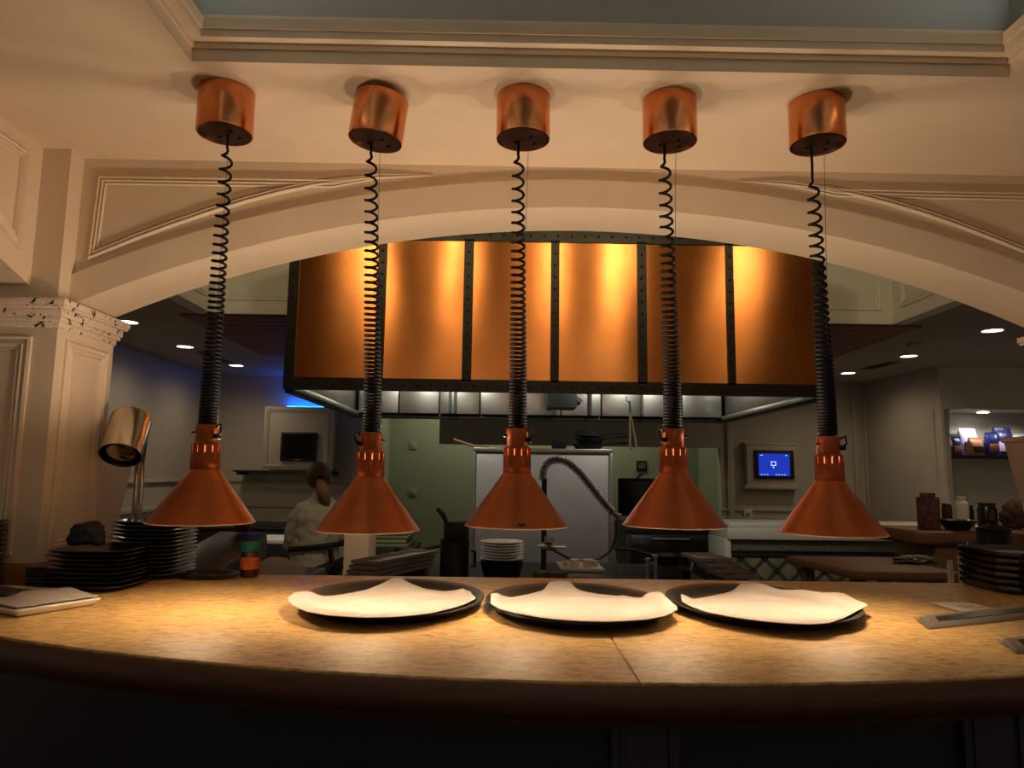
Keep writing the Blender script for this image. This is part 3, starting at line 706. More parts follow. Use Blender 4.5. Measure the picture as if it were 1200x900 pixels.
# ------------------------------------------------------------------ kitchen shell
ZK = 2.53; KX0, KX1, KY = -3.6, 4.40, 8.6
cx0, cx1, cy0, cy1 = -2.165, 2.876, 2.42, 5.13
e5 = .05; g = G().box(KX0-2, cx0-e5, YB, 10.5, ZK, ZK+.1).box(cx1+e5, 7.6, YB, 10.5, ZK, ZK+.1).box(cx0-e5, cx1+e5, cy1+e5, 10.5, ZK, ZK+.1).box(cx0-e5, cx1+e5, YB, cy0-e5, ZK, ZK+.1)
struct(g, 'ceiling_kitchen', M_kceil, smooth=0)
ZH = 3.35
g = G().box(cx0-.1, cx0, cy0, cy1, ZK-.001, ZH).box(cx1, cx1+.1, cy0, cy1, ZK-.001, ZH).box(cx0-.1, cx1+.1, cy1, cy1+.1, ZK-.001, ZH).box(cx0-.1, cx1+.1, cy0-.1, cy0, ZK-.001, ZH).box(cx0-.1, cx1+.1, cy0-.1, cy1+.1, ZH, ZH+.05)
struct(g, 'ceiling_coffer', M_white, smooth=0)
def panel(g, loop, ax, nrm): moulding(g, loop, ax, nrm, .05)
g = G()
for x0 in (cx0+.09, cx1-.60): moulding(g, [Vector((x, cy1, z)) for x, z in ((x0, 2.63), (x0+.51, 2.63), (x0+.51, 3.2), (x0, 3.2))], (0, 2), (0, -1, 0), .05)
for x, s in ((cx0, 1), (cx1, -1)):
    for y in (4.42, 3.72): moulding(g, [Vector((x, yy, z)) for yy, z in ((y, 2.63), (y+.6, 2.63), (y+.6, 3.2), (y, 3.2))], (1, 2), (s, 0, 0), .05)
g.box(cx0, cx1, cy1-.018, cy1, ZK-.004, ZK+.05); g.box(cx0, cx0+.018, cy0, cy1, ZK-.004, ZK+.05); g.box(cx1-.018, cx1, cy0, cy1, ZK-.004, ZK+.05)
struct(g, 'trim_coffer', M_white, smooth=50)
g = G()
for k in range(12): g.box(-2.40, 3.10, cy1+.02+k*.15, cy1+.165+k*.15, ZK-.016, ZK-.0006)
struct(g, 'ceiling_wood_panel', M_brownpanel, bevel=.002)
# walls
struct(G().box(KX0-.1, KX0, 2.6, KY+2, 0, ZK), 'wall_kitchen_side', M_kwall, smooth=0)
axl, axr = aY(440, 560, KY).x, aY(845, 560, KY).x
struct(G().box(KX0, axl, KY, KY+.15, 0, ZK), 'wall_back_1', M_kwall, smooth=0)
struct(G().box(axr, KX1+.15, KY, KY+.15, 0, ZK), 'wall_back_2', M_kwall, smooth=0)
struct(G().box(axl-.1, axr+.1, KY+1.0, KY+1.1, 0, ZK).box(axl-.1, axl, KY+.15, KY+1.0, 0, ZK).box(axr, axr+.1, KY+.15, KY+1.0, 0, ZK), 'wall_alcove', M_green, smooth=0)
hd = aY(650, 522, KY).z
struct(G().box(aY(515, 510, KY).x, axr, KY-.02, KY+.13, hd, ZK), 'wall_header', M_kwall, smooth=0)
YN = aX(1104, 500, KX1).y
struct(G().box(KX1, KX1+.15, YN+.12, KY, 0, ZK), 'wall_kitchen_far_side', M_kwall, smooth=0)
nx0, nz0, nz1 = aY(1106, 480, YN).x, aY(1106, 602, YN).z, aY(1106, 479, YN).z
nx1 = nx0+1.5
g = G().box(KX1, nx0, YN, YN+.12, 0, ZK).box(nx1, 7.2, YN, YN+.12, 0, ZK).box(nx0, nx1, YN, YN+.12, nz1, ZK).box(nx0, nx1, YN, YN+.12, 0, nz0-.25)
g.box(nx0-.02, nx1+.02, YN+.45, YN+.5, nz0-.3, nz1+.05).box(nx0-.04, nx0, YN+.12, YN+.45, nz0-.3, nz1).box(nx1, nx1+.04, YN+.12, YN+.45, nz0-.3, nz1).box(nx0, nx1, YN+.12, YN+.45, nz1, nz1+.03)
struct(g, 'wall_niche', M_kwall, smooth=0)
# chair rails and pilaster strips on the back wall
g = G()
def rail_z(py, px, Y): return aY(px, py, Y).z
for py, h in ((565, .03), (594, .05)):
    z = rail_z(py, 300, KY); g.box(KX0, axl, KY-.025, KY, z, z+h); g.box(KX0, KX0+.025, 2.7, KY, z, z+h)
for py, h in ((600, .03), (611, .05)):
    z = rail_z(py, 950, KY); g.box(axr, KX1, KY-.025, KY, z, z+h)
struct(g, 'trim_chair_rail', M_kwall, bevel=.004)
g = G()
for px in (1003, 1016): x = aY(px, 520, KY).x; g.box(x-.04, x+.03, KY-.03, KY, .9, ZK-.02)
x = aY(852, 560, KY).x; g.box(x, x+.07, KY-.04, KY, 0, ZK-.02)
struct(g, 'trim_pilaster', M_kwall, bevel=.006)

# downlights, vents
dl = [(217, 406, 'downlight set in the kitchen ceiling, left of the hood and nearer the arch'), (277, 428, 'downlight in the kitchen ceiling beside the left ceiling vent'), (150, 377, 'downlight half hidden by the pillar capital'),
      (1163, 387, 'largest downlight, nearest the right capital'), (1065, 417, 'middle downlight of the three right of the hood'), (994, 437, 'farthest downlight of the three right of the hood')]
d0 = None
for px, py, l in dl:
    p = aZ(px, py, ZK)
    if d0 is None:
        d0 = thing('downlight', l, 'light', p, 'recessed kitchen downlights')
        G().lathe([(.07, 0), (.085, 0), (.088, -.004), (.072, -.006), (.069, -.001)], 32, Matrix.Translation(p)).build('trim_ring', M_white, d0)
        G().lathe([(0, -.0015), (.0695, -.0015), (.0695, -.0005), (0, -.0005)], 32, Matrix.Translation(p)).build('lens', M_down, d0, label='glowing lens')
    else: dup(d0, p, label=l)
    ld = bpy.data.lights.new('downlight_beam', 'SPOT'); ld.energy = 13; ld.spot_size = 2.9; ld.spot_blend = .9; ld.shadow_soft_size = .06; ld.color = lin((255, 222, 178))
    lo = bpy.data.objects.new('downlight_beam', ld); COL.objects.link(lo); lo.location = p+Vector((0, 0, -.02))
def vent(corners, l):
    q = [aZ(a, b, ZK-.001) for a, b in corners]
    root = thing('ceiling_vent', l, 'vent', q[0]); g = G(); g.hexa([p_-Vector((0, 0, .006)) for p_ in q], q); g.build('frame', M_steeldark, root)
    g = G()
    for k in range(5):
        a, b = q[0].lerp(q[3], .15+.16*k), q[1].lerp(q[2], .15+.16*k); a, b = a.lerp(b, .05), a.lerp(b, .95); c_, d_ = a+Vector((0, .02, 0)), b+Vector((0, .02, 0))
        dz = Vector((0, 0, .012)); g.hexa([a-dz, b-dz, d_-dz, c_-dz], [a-dz*.5, b-dz*.5, d_-dz*.5, c_-dz*.5])
    g.build('slat', M_rimblack, root)
vent([(1008, 432), (1022, 432), (1056, 424), (1044, 424)], 'long dark slot vent in the ceiling between two right downlights')
vent([(230, 412), (240, 412), (274, 425), (262, 425)], 'long dark slot vent in the ceiling between two left downlights')
p = aZ(1072, 402.5, ZK); G().lathe([(0, 0), (.06, 0), (.062, -.01), (.05, -.025), (0, -.028)], 32, Matrix.Translation(p)).build('smoke_detector', M_kceil, label='small round smoke detector on the ceiling right of the hood', cat='detector', at=p)

# ------------------------------------------------------------------ copper hood
HY, HYB = 4.30, 6.35
hx0_, hx1_ = -1.345, 1.985; zb = 1.885; ztop = 2.93
hood = thing('range_hood', 'large copper panelled range hood with dark riveted frame', 'range hood', ((hx0_+hx1_)/2, 5.2, zb))
edges = [(347, 440), (450, 542), (553, 645), (655, 747), (758, 852), (861, 955)]
pz0, pz1 = aY(650, 446.5, HY).z, aY(650, 284.5, HY).z
fr = G()
px_ = [(aY(a, 400, HY).x, aY(b, 400, HY).x) for a, b in edges]
fr.box(hx0_, px_[0][0], HY-.012, HY+.03, zb, ztop)
for k in range(5): fr.box(px_[k][1], px_[k+1][0], HY-.012, HY+.03, pz0-.01, pz1+.01)
fr.box(px_[5][1], hx1_, HY-.012, HY+.03, zb, ztop)
fr.box(px_[0][0], px_[5][1], HY-.012, HY+.03, zb, pz0); fr.box(px_[0][0], px_[5][1], HY-.012, HY+.03, pz1, pz1+.075)
def rivet(x, z): fr.lathe([(.0085, 0), (.0075, .004), (.004, .007), (0, .008)], 8, Matrix.Translation((x, HY-.012, z)) @ Matrix.Rotation(PI/2, 4, 'X'))
posts = [(hx0_+px_[0][0])/2]+[(px_[k][1]+px_[k+1][0])/2 for k in range(5)]+[(px_[5][1]+hx1_)/2]
for x in posts:
    z = pz0+.05
    while z < pz1+.06: rivet(x, z); z += .075
x = hx0_+.05
while x < hx1_-.03: rivet(x, (zb+pz0)/2); rivet(x, pz1+.04); x += .085
fr.build('frame', M_blackmetal, hood, smooth=30, label='dark riveted iron frame')
for k, (a, b) in enumerate(px_):
    nu, nv = 14, 8; ph = [.0, .4, -.5, .2, .7, -.3][k]; rows = []
    for i in range(nv+1):
        row = []
        for j in range(nu+1):
            u, v = j/nu, i/nv
            dy = .0030*math.sin(u*PI)*math.sin(v*PI)*(1 if k % 2 else .6)+.0022*noise.noise(Vector((u*2.2+k*3, v*1.3, k)))
            row.append(Vector((a+(b-a)*u, HY-.002-dy, pz0+(pz1-pz0)*v)))
        rows.append(row)
    g = G().grid(rows); g.box(a, b, HY+.003, HY+.006, pz0, pz1); g.build('copper_panel', M_copper, hood, smooth=60)
g = G().box(hx0_, hx0_+.02, HY+.03, HYB, zb, ZK-.02).box(hx1_-.02, hx1_, HY+.03, HYB, zb, ZK-.02).box(hx0_, hx1_, HYB-.02, HYB, zb, ZK-.02).box(hx0_, hx1_, HY+.03, 5.1, ztop-.02, ztop).box(hx0_+.02, hx1_-.02, 5.0, HYB, ZK-.04, ZK-.02).box(hx0_, hx0_+.02, HY+.03, 5.1, ZK-.02, ztop).box(hx1_-.02, hx1_, HY+.03, 5.1, ZK-.02, ztop)
g.build('shell', M_steeldark, hood, smooth=0)
for q_ in ((hx0_, hx1_, HYB-.07, HYB+.005), (hx0_, hx0_+.05, HY+.03, HYB-.07), (hx1_-.05, hx1_, HY+.03, HYB-.07)): G().box(*q_, zb-.02, zb+.02).build('rim', M_rimblack, hood, bevel=.005)
# steel liner: filters across the back, sides
g = G()
nb = 9; xa, xb = hx0_+.06, hx1_-.06
for k in range(nb): G().box(xa+(xb-xa)*k/nb+.006, xa+(xb-xa)*(k+1)/nb-.006, HYB-.12, HYB-.08, zb+.022, ZK-.08).build('grease_filter', M_steel, hood, bevel=.003, label='bright steel grease filter')
for x0, x1, x2, x3 in ((hx0_+.022, hx0_+.04, hx0_+.05, hx0_+.075), (hx1_-.04, hx1_-.022, hx1_-.075, hx1_-.05)):
    G().box(x0, x1, HY+.1, HYB-.13, zb+.022, ZK-.08).build('side_liner', M_steel, hood, bevel=.003, label='bright steel side liner')
    G().box(x2, x3, HY+.05, HYB-.13, zb-.004, zb+.03).build('drip_gutter', M_steel, hood, bevel=.003)
for px in (527, 533, 692, 752): x = aY(px, 475, HYB-.14).x; G().box(x-.010, x+.010, HYB-.16, HYB-.125, zb+.03, zb+.5).build('filter_bar', M_rimblack, hood)
p0 = aY(658, 470, 5.9); g = G().box(p0.x-.12, p0.x+.12, 5.8, 6.05, zb+.05, zb+.35).tube([(p0.x, 5.9, zb+.2), (p0.x+.16, 5.9, zb+.1)], .03, 10); g.build('duct_box', M_blackmatte, hood, bevel=.01)

# tongs hanging from the hood rim
yq = HY+.10; a = aY(734, 458, yq)
g = G(); 
for s in (-1, 1): g.tube([(a.x+.02, yq, zb-.03), (a.x+.024+s*.004, yq, zb-.12), (a.x+.034+s*.012, yq, zb-.22), (a.x+.04+s*.02, yq, zb-.30), (a.x+.045+s*.012, yq, zb-.335)], [.004, .005, .006, .008, .005], 8)
root = thing('hanging_tongs', 'dark steel tongs hanging from the hood edge beside the steel cabinet', 'tongs', (a.x+.02, yq, zb-.33))
g.build('tongs_arms', M_steeldull, root)
g = G().tube([(a.x, yq, zb-.0), (a.x, yq, zb-.03), (a.x+.012, yq, zb-.038), (a.x+.022, yq, zb-.03)], .003, 8); g.build('hook', M_rimblack, root)

# ------------------------------------------------------------------ back wall left: screen box, shelf, blue LED
p0, p1 = aY(306, 550, KY-.3), aY(390, 477, KY-.3)
sur = thing('screen_surround', 'pale boxed wall surround framing the dark television under the blue glow', 'wall box', ((p0.x+p1.x)/2, KY-.15, p0.z))
g = G().box(p0.x, p1.x, KY-.3, KY-.0006, p0.z, p1.z); g.build('box', M_kwall, sur, bevel=.008)
g = G(); moulding(g, [Vector((x, KY-.3, z)) for x, z in ((p0.x+.03, p0.z+.03), (p1.x-.03, p0.z+.03), (p1.x-.03, p1.z-.03), (p0.x+.03, p1.z-.03))], (0, 2), (0, -1, 0), .04); g.build('frame', M_kwall, sur, smooth=50)
t0, t1 = aY(328, 540, KY-.33), aY(371, 507, KY-.33)
tv = thing('television', 'dark switched-off television mounted in the pale wall surround', 'television', ((t0.x+t1.x)/2, KY-.33, t0.z))
G().box(t0.x, t1.x, KY-.345, KY-.3006, t0.z, t1.z).build('housing', M_blackmatte, tv, bevel=.006)
G().box(t0.x+.025, t1.x-.025, KY-.348, KY-.3452, t0.z+.035, t1.z-.025).build('screen', M_tv, tv)
G().box(t0.x+.16, t1.x-.16, KY-.3478, KY-.3452, t0.z+.012, t0.z+.020).build('badge', M_steeldull, tv)
s0, s1 = aY(279, 551, KY-.2), aY(394, 546, KY-.2)
sh = thing('wall_shelf', 'narrow dark wall shelf below the dark television', 'shelf', ((s0.x+s1.x)/2, KY-.2, s0.z))
G().box(s0.x, s1.x, KY-.36, KY-.302, s0.z-.02, p0.z-.012).build('board', M_steeldark, sh, bevel=.003)
for x0, x1 in ((s0.x, p0.x-.001), (p1.x+.001, s1.x)): G().box(x0, x1, KY-.302, KY-.002, s0.z, p0.z-.014).build('board_end', M_steeldark, sh, bevel=.003)
for x in (s0.x+.02, s1.x-.05): G().box(x, x+.03, KY-.3, KY-.002, s0.z-.05, s0.z-.001).build('bracket', M_blackmatte, sh)
# blue LED lamp lying on top of the surround
bl0, bl1 = aY(334, 476, KY-.1).x, p1.x-.02
l0 = thing('blue_lamp', 'blue strip lamp on top of the boxed surround behind the hood corner', 'lamp', ((bl0+bl1)/2, KY-.1, p1.z))
G().box(bl0, bl1, KY-.16, KY-.03, p1.z+.0006, p1.z+.012).build('housing', M_blackmatte, l0, bevel=.003)
G().box(bl0+.02, bl1-.02, KY-.09, KY-.05, p1.z+.0122, p1.z+.022).build('tube', M_blueled, l0, bevel=.004, label='glowing blue tube')

# right back wall: order screen
q0, q1 = aY(876, 570, KY-.12), aY(932, 521, KY-.12)
scr = thing('order_screen', 'wall-mounted order screen glowing blue in a cream frame', 'monitor', ((q0.x+q1.x)/2, KY-.06, q0.z))
g = G().box(q0.x, q1.x, KY-.12, KY-.0006, q0.z, q1.z).box(q0.x-.03, q1.x+.03, KY-.14, KY-.0006, q0.z-.03, q0.z+.02).box(q0.x-.02, q1.x+.02, KY-.13, KY-.0006, q1.z-.015, q1.z+.02)
g.build('frame', M_kwall, scr, bevel=.008)
b0, b1 = aY(885, 561, KY-.14), aY(930, 528, KY-.14)
G().box(b0.x, b1.x, KY-.15, KY-.1206, b0.z, b1.z).build('bezel', M_blackmatte, scr, bevel=.008)
d0_, d1_ = aY(889.5, 557.5, KY-.15), aY(925, 532, KY-.15)
ds = G().box(d0_.x, d1_.x, KY-.153, KY-.1502, d0_.z, d1_.z).build('display', M_blue, scr, label='lit blue display')
ic = aY(906.5, 543.5, KY-.155); g = G()
g.box(ic.x-.028, ic.x+.028, KY-.1546, KY-.1532, ic.z+.020, ic.z+.027).box(ic.x-.028, ic.x+.028, KY-.1546, KY-.1532, ic.z-.022, ic.z-.015).box(ic.x-.030, ic.x-.023, KY-.1546, KY-.1532, ic.z-.02, ic.z+.025).box(ic.x+.023, ic.x+.030, KY-.1546, KY-.1532, ic.z-.02, ic.z+.025)
g.box(ic.x-.006, ic.x+.006, KY-.1546, KY-.1532, ic.z-.05, ic.z-.03)
for k in range(9):
    if k in (3, 4): continue
    xx = d0_.x+.02+k*.035; g.box(xx, xx+.02, KY-.1546, KY-.1532, d0_.z+.012, d0_.z+.018)
g.box(d0_.x+.02, d0_.x+.05, KY-.1546, KY-.1532, d1_.z-.022, d1_.z-.015).box(d1_.x-.05, d1_.x-.03, KY-.1546, KY-.1532, d1_.z-.022, d1_.z-.015)
g.build('screen_icon', M_icon, ds)
# wall socket near it
p = aY(876, 605, KY); g = G().box(p.x-.05, p.x+.05, KY-.03, KY-.0006, p.z-.03, p.z+.09); so = g.build('wall_socket', M_white, label='small white wall socket below the blue order screen', cat='socket', bevel=.008); G().lathe([(0, 0), (.02, 0), (.02, .01), (0, .012)], 16, Matrix.Translation((p.x, KY-.031, p.z+.03)) @ Matrix.Rotation(PI/2, 4, 'X')).build('socket_face', M_steeldull, so)
# tiled half wall with stone ledge
TY = 6.6; a0, a1 = aY(856, 640, TY).x, aY(1080, 640, TY).x+.6
zl0, zl1 = aY(960, 633, TY).z, aY(960, 619, TY).z
hw = thing('tiled_half_wall', 'tiled half wall with diamond tiles and stone ledge under the blue screen', 'half wall', ((a0+a1)/2, TY+.2, 0))
zt1, zt2, zt3 = aY(960, 646, TY).z, aY(960, 648.5, TY).z, aY(960, 655, TY).z
G().box(a0, a1, TY, TY+.5, 0, zt3).build('diamond_tiles', M_tile, hw)
g = G().box(a0, a1, TY+.001, TY+.5, zt3, zt2-.001)
g.build('backing', M_blackmatte, hw)
g = G(); k = 0; x = a0
while x < a1-.1: g.box(x+.006, min(x+.17, a1), TY-.005, TY+.0, zt3+.006, zt2-.006); x += .18
g.build('liner_tiles', M_blackmatte, hw, bevel=.002)
G().box(a0, a1, TY-.004, TY+.5, zt2, zt1).build('pencil_trim', M_black, hw)
G().box(a0, a1, TY-.002, TY+.5, zt1, zl0).build('stone_band', M_marble, hw)
G().box(a0-.04, a1, TY-.05, TY+.55, zl0, zl1).box(a0-.02, a1, TY-.02, TY+.55, zl1, zl1+.04).build('ledge', M_kwall, hw, bevel=.01)
G().box(a0-.06, a0-.002, TY-.03, TY+.5, 0, zl0).build('end_post', M_kwall, hw, bevel=.006)

# niche: shelf, lamp, coffee bags
zs = aY(1150, 533.5, YN+.1).z
shf = G().box(nx0+.002, nx1-.002, YN+.14, YN+.448, zs-.03, zs).build('niche_shelf', M_rimblack, label='dark shelf holding coffee bags in the lit wall niche', cat='shelf')
nl = thing('niche_lamp', 'small bright lamp under the top of the wall niche', 'lamp', aY(1152, 486, YN+.2))
c = BASE[nl.name]; G().lathe([(.05, nz1-.002-c.z), (.052, nz1-.014-c.z), (.05, nz1-.016-c.z), (0, nz1-.016-c.z)], 24, Matrix.Translation(c)).build('lens', M_nichelight, nl)
G().lathe([(.053, nz1-.001-c.z), (.062, nz1-.001-c.z), (.062, nz1-.012-c.z), (.053, nz1-.012-c.z)], 24, Matrix.Translation(c)).build('trim_ring', M_white, nl)
for px_l, en in ((1152, 11.), (1200, 6.)):
    ld = bpy.data.lights.new('niche_beam', 'SPOT'); ld.energy = en; ld.spot_size = 2.6; ld.spot_blend = .6; ld.shadow_soft_size = .03; ld.color = lin((250, 248, 236))
    lo = bpy.data.objects.new('niche_beam', ld); COL.objects.link(lo); pp = aY(px_l, 486, YN+.14); lo.location = (pp.x, pp.y, nz1-.03)
def bag(px0, px1, pyt, pyb, m, l, dy=0., band=None, base=None):
    Y = YN+.21+dy; a, b = aY(px0, pyb, Y), aY(px1, pyt, Y); w = b.x-a.x; zb_ = base if base is not None else zs+.0006; h = b.z-zb_; cx = (a.x+b.x)/2; d = min(.06, w*.35)
    root = thing('coffee_bag', l, 'bag', (cx, Y, zb_), 'coffee bags on the niche shelf')
    n = 20; rows = []
    lv = [(0, .94, 1.), (.05, 1., 1.), (.45, 1.02, 1.08), (.68, .99, .9), (.84, .96, .45), (.92, .95, .10), (1., .95, .08)]
    g = G(); vs = []; fs = []
    for t, sx, sy in lv:
        for k in range(n):
            a_ = 2*PI*k/n; c_, s_ = math.cos(a_), math.sin(a_); qn = (abs(c_)**4+abs(s_)**4)**(-.25)
            vs.append((cx+w/2*sx*c_*qn+.004*noise.noise(Vector((k, t*9, px0))), Y+d*sy*s_*qn+.004*noise.noise(Vector((k, t*7, px0+3))), zb_+h*t))
    for i in range(len(lv)-1):
        for k in range(n): fs.append((i*n+k, i*n+(k+1) % n, (i+1)*n+(k+1) % n, (i+1)*n+k))
    fs += [tuple(range(n-1, -1, -1)), tuple((len(lv)-1)*n+k for k in range(n))]
    g.add(vs, fs).build('bag_body', m, root, smooth=50)
    if band:
        G().box(cx-w*.36, cx+w*.36, Y-d*1.09-.004, Y-d*1.0, zb_+h*.16, zb_+h*.5).build('bag_label', band, root, bevel=.003)
bag(1104, 1114, 512, 532, M_bagbrown, 'small brown coffee bag at the niche corner', 0, M_steeldark)
bag(1115, 1125, 512, 532, M_bagblue, 'navy coffee bag between two brown bags on the niche shelf', 0., M_bagbrown)
bag(1124, 1143, 502, 532, M_baglilac, 'shiny lilac coffee bag standing behind the navy and brown bags', .15, M_bagblue)
bag(1135, 1150, 513, 532, M_bagbrown, 'brown coffee bag with dark lower label beside the gap', 0, M_steeldark)
bag(1155, 1168, 507, 532, M_bagblue, 'dark navy coffee bag just past the gap on the niche shelf', 0, M_bagbrown)
bag(1164, 1184, 501, 532, M_bagblue, 'tall navy coffee bag at the back of the niche, partly behind the bin', .15, M_baglilac)
bag(1188, 1203, 508, 532, M_steeldull, 'grey foil bag at the niche end behind the bin rim', -.02, None)

# ------------------------------------------------------------------ kitchen equipment
# steel cabinet under the hood
SY = 5.75; c0, c1 = aY(555, 525, SY), aY(718, 525, SY)
cab = thing('steel_cabinet', 'tall stainless steel cabinet panel behind the spring faucet', 'cabinet', ((c0.x+c1.x)/2, SY+.3, 0))
G().box(c0.x, c1.x, SY, SY+.6, 0, c0.z).build('body', M_steeldull, cab, bevel=.008)
g = G().box(c0.x+.0, c1.x, SY-.012, SY-.0, c0.z-.03, c0.z+.004).box(c1.x-.03, c1.x, SY-.012, SY, 0, c0.z-.03).box(c0.x, c0.x+.02, SY-.012, SY, 0, c0.z-.03); g.build('edge_frame', M_steel, cab, bevel=.003)
# pans on top
pan_l = ['upturned black pan nearest the pan handles, atop the steel cabinet', 'small black pan at the near end of the pile atop the steel cabinet']
def pan(x, y, z, R, h, hd_, l, up=True, tl=0.1, mm=None, grp='pans around the kitchen'):
    mm = mm or M_pan
    root = thing('frying_pan', l, 'pan', (x, y, z), grp)
    T = Matrix.Translation((x, y, z)) @ Matrix.Rotation(tl, 4, 'Y')
    pr = [(0, .004), (R*.75, .004), (R*.97, h), (R, h), (R*.99, h-.004), (R*.78, 0), (0, 0)]
    if not up: pr = [(r, h-zz) for r, zz in pr]
    G().lathe(pr, 40, T).build('pan_body', mm, root)
    d = Vector((math.cos(hd_), math.sin(hd_), 0)); zh = h*.8 if up else h*.3
    G().tube([T @ (d*(R*.95)+Vector((0, 0, zh))), T @ (d*(R+.08)+Vector((0, 0, zh+.02))), T @ (d*(R+.2)+Vector((0, 0, zh+.025)))], [.009, .008, .010], 8).build('handle', mm, root)
zc = c0.z+.005
pc = aY(690, 524, SY+.15)
pan(pc.x, SY+.2, zc+.002, .13, .045, -.15, 'lowest black frying pan of the pile atop the steel cabinet', True, 0)
pan(pc.x+.01, SY+.2, zc+.054, .125, .045, -.3, 'second black frying pan from the bottom of the pile atop the steel cabinet', True, 0)
pan(pc.x-.0, SY+.21, zc+.112, .115, .05, -.1, 'topmost tilted black frying pan atop the steel cabinet', False, .04)
p2 = aY(655, 524, SY+.12)
G().lathe([(0, 0), (.055, 0), (.062, .01), (.062, .07), (.058, .078), (.03, .085), (.012, .10), (0, .1)], 24, Matrix.Translation((p2.x, SY+.1, zc+.001))).build('small_pot', M_pan, label='small dark lidded pot beside the pans atop the steel cabinet', cat='pot')
p3 = aY(543, 518, SY+.1)
g = G().tube([(p3.x-.08, SY+.1, p3.z+.02), (p3.x+.10, SY+.1, zc+.01), (c0.x+.12, SY+.12, zc+.012)], [.010, .012, .012], 8); g.build('wooden_spoon', M_wood, label='wooden spoon handle jutting past the steel cabinet top corner', cat='spoon')

# island work surface in front of cabinet
IX0, IX1 = -.55, 1.35
isl = thing('cooking_island', 'dark steel cooking island under the copper hood', 'counter', ((IX0+IX1)/2, 5.0, 0))
G().box(IX0, IX1, 4.45, SY-.02, 0.001, .67).build('body', M_steeldark, isl, bevel=.01)
G().box(IX0-.03, IX1+.03, 4.42, SY-.018, .67, .70).build('worktop', M_blackmatte, isl, bevel=.006)
ZI = .7006
# spring faucet
FY = 5.3
b = aY(637, 672, FY)
fa = thing('spring_faucet', 'pre-rinse faucet with arched spring hose against the steel cabinet', 'faucet', (b.x, FY, ZI))
tp = aY(636, 560, FY)
G().tube([(b.x, FY, ZI), (b.x, FY, tp.z)], .02, 14).build('riser', M_steeldark, fa)
ctrl = [(636, 562), (636, 552), (641, 542), (652, 538), (664, 541), (678, 553), (692, 570), (706, 588), (718, 601)]
C = resample([aY(a_, b_, FY) for a_, b_ in ctrl], 60)
# smooth
for _ in range(6): C = [C[0]]+[(C[i-1]+C[i]*2+C[i+1])/4 for i in range(1, 59)]+[C[-1]]
G().tube(C, .014, 10).build('hose', M_black, fa)
hp = []; N_ = 520; turns = 44
for k in range(N_):
    t = k/(N_-1)*59; i = min(58, int(t)); p = C[i].lerp(C[i+1], t-i); tg = (C[i+1]-C[i]).normalized(); up_ = Vector((0, 1, 0)); w_ = tg.cross(up_); a_ = 2*PI*turns*k/N_
    hp.append(p+(up_*math.cos(a_)+w_*math.sin(a_))*.026)
G().tube(hp, .0055, 5).build('spring', M_steel, fa)
e = C[-1]; dn = aY(726, 606, FY)
g = G().tube([e, e.lerp(dn, .6), dn], [.018, .022, .03], 12); g.build('spray_head', M_steeldull, fa)
lp = [aY(a_, b_, FY-.05) for a_, b_ in ((642, 640), (655, 648), (672, 657), (690, 658), (705, 654), (716, 645), (722, 630), (722, 610))]
L_ = resample(lp, 40)
for _ in range(5): L_ = [L_[0]]+[(L_[i-1]+L_[i]*2+L_[i+1])/4 for i in range(1, 39)]+[L_[-1]]
G().tube(L_, .011, 8).build('supply_hose', M_steeldark, fa)
v = aY(640, 640, FY-.03)
g = G().lathe([(0, -.04), (.03, -.04), (.03, .04), (0, .04)], 16, Matrix.Translation(v) @ Matrix.Rotation(PI/2, 4, 'Y')).tube([v+Vector((-.06, 0, .0)), v+Vector((.14, -.02, -.005))], .012, 8).lathe([(0, -.02), (.035, -.02), (.035, .02), (0, .02)], 14, Matrix.Translation(v+Vector((.02, -.03, .05))))
g.build('valve', M_steeldull, fa)

# pass table just behind the counter
G().box(-.78, 1.3, 2.95, 3.75, .80, .84).box(-.76, 1.28, 2.97, 3.73, .001, .80).build('pass_table', M_steeldark, label='dark steel pass table just behind the counter', cat='table', bevel=.008)
ZP = .8406
# white plates on black bowl
pc = aY(588, 650, 3.35)
zt = aY(588, 657, 3.35).z; hb = zt-ZP
bw = G().lathe([(0, 0), (.06, 0), (.065, .01), (.10, hb-.005), (.103, hb), (.100, hb), (.06, .014), (0, .012)], 48, Matrix.Translation((pc.x, 3.35, ZP))); bw.build('mixing_bowl', M_black, label='black bowl under the pile of white plates', cat='bowl')
zt += .0006; topz = aY(588, 634, 3.35).z; npl = 7; pit = (topz-.012-zt)/(npl-1)
stack('white_plate', plate(.101, .013), M_whiteplate, npl, pc.x, 3.35, zt, pit, 'white plate', 'the pile on the black bowl behind the counter', 'white plates on the black bowl', jit=.001)
# stock pot with black gadget on top
pp = aY(533, 640, 3.4); R = .068; zt_ = aY(533, 632, 3.4).z
pot = thing('steel_pot', 'tall stainless pot beside the white plates', 'pot', (pp.x, 3.4, ZP))
G().lathe([(0, 0), (R, 0), (R, zt_-ZP-.004), (R+.005, zt_-ZP), (R, zt_-ZP+.002), (R-.004, zt_-ZP-.003), (R-.006, .01), (0, .01)], 40, Matrix.Translation((pp.x, 3.4, ZP))).build('pot_body', M_steeldark, pot)
G().tube([(pp.x+.02+R*.9, 3.38, zt_-.05), (pp.x+.02+R+.008, 3.37, zt_-.05), (pp.x+.02+R+.008, 3.37, zt_-.12), (pp.x+.02+R*.9, 3.38, zt_-.12)], .007, 8).build('handle', M_steeldark, pot)
k0 = aY(515, 628, 3.4); k1 = aY(548, 607, 3.4)
ket = thing('black_canister', 'black utensil canister standing on the tall stainless pot', 'canister', (pp.x, 3.4, zt_+.003))
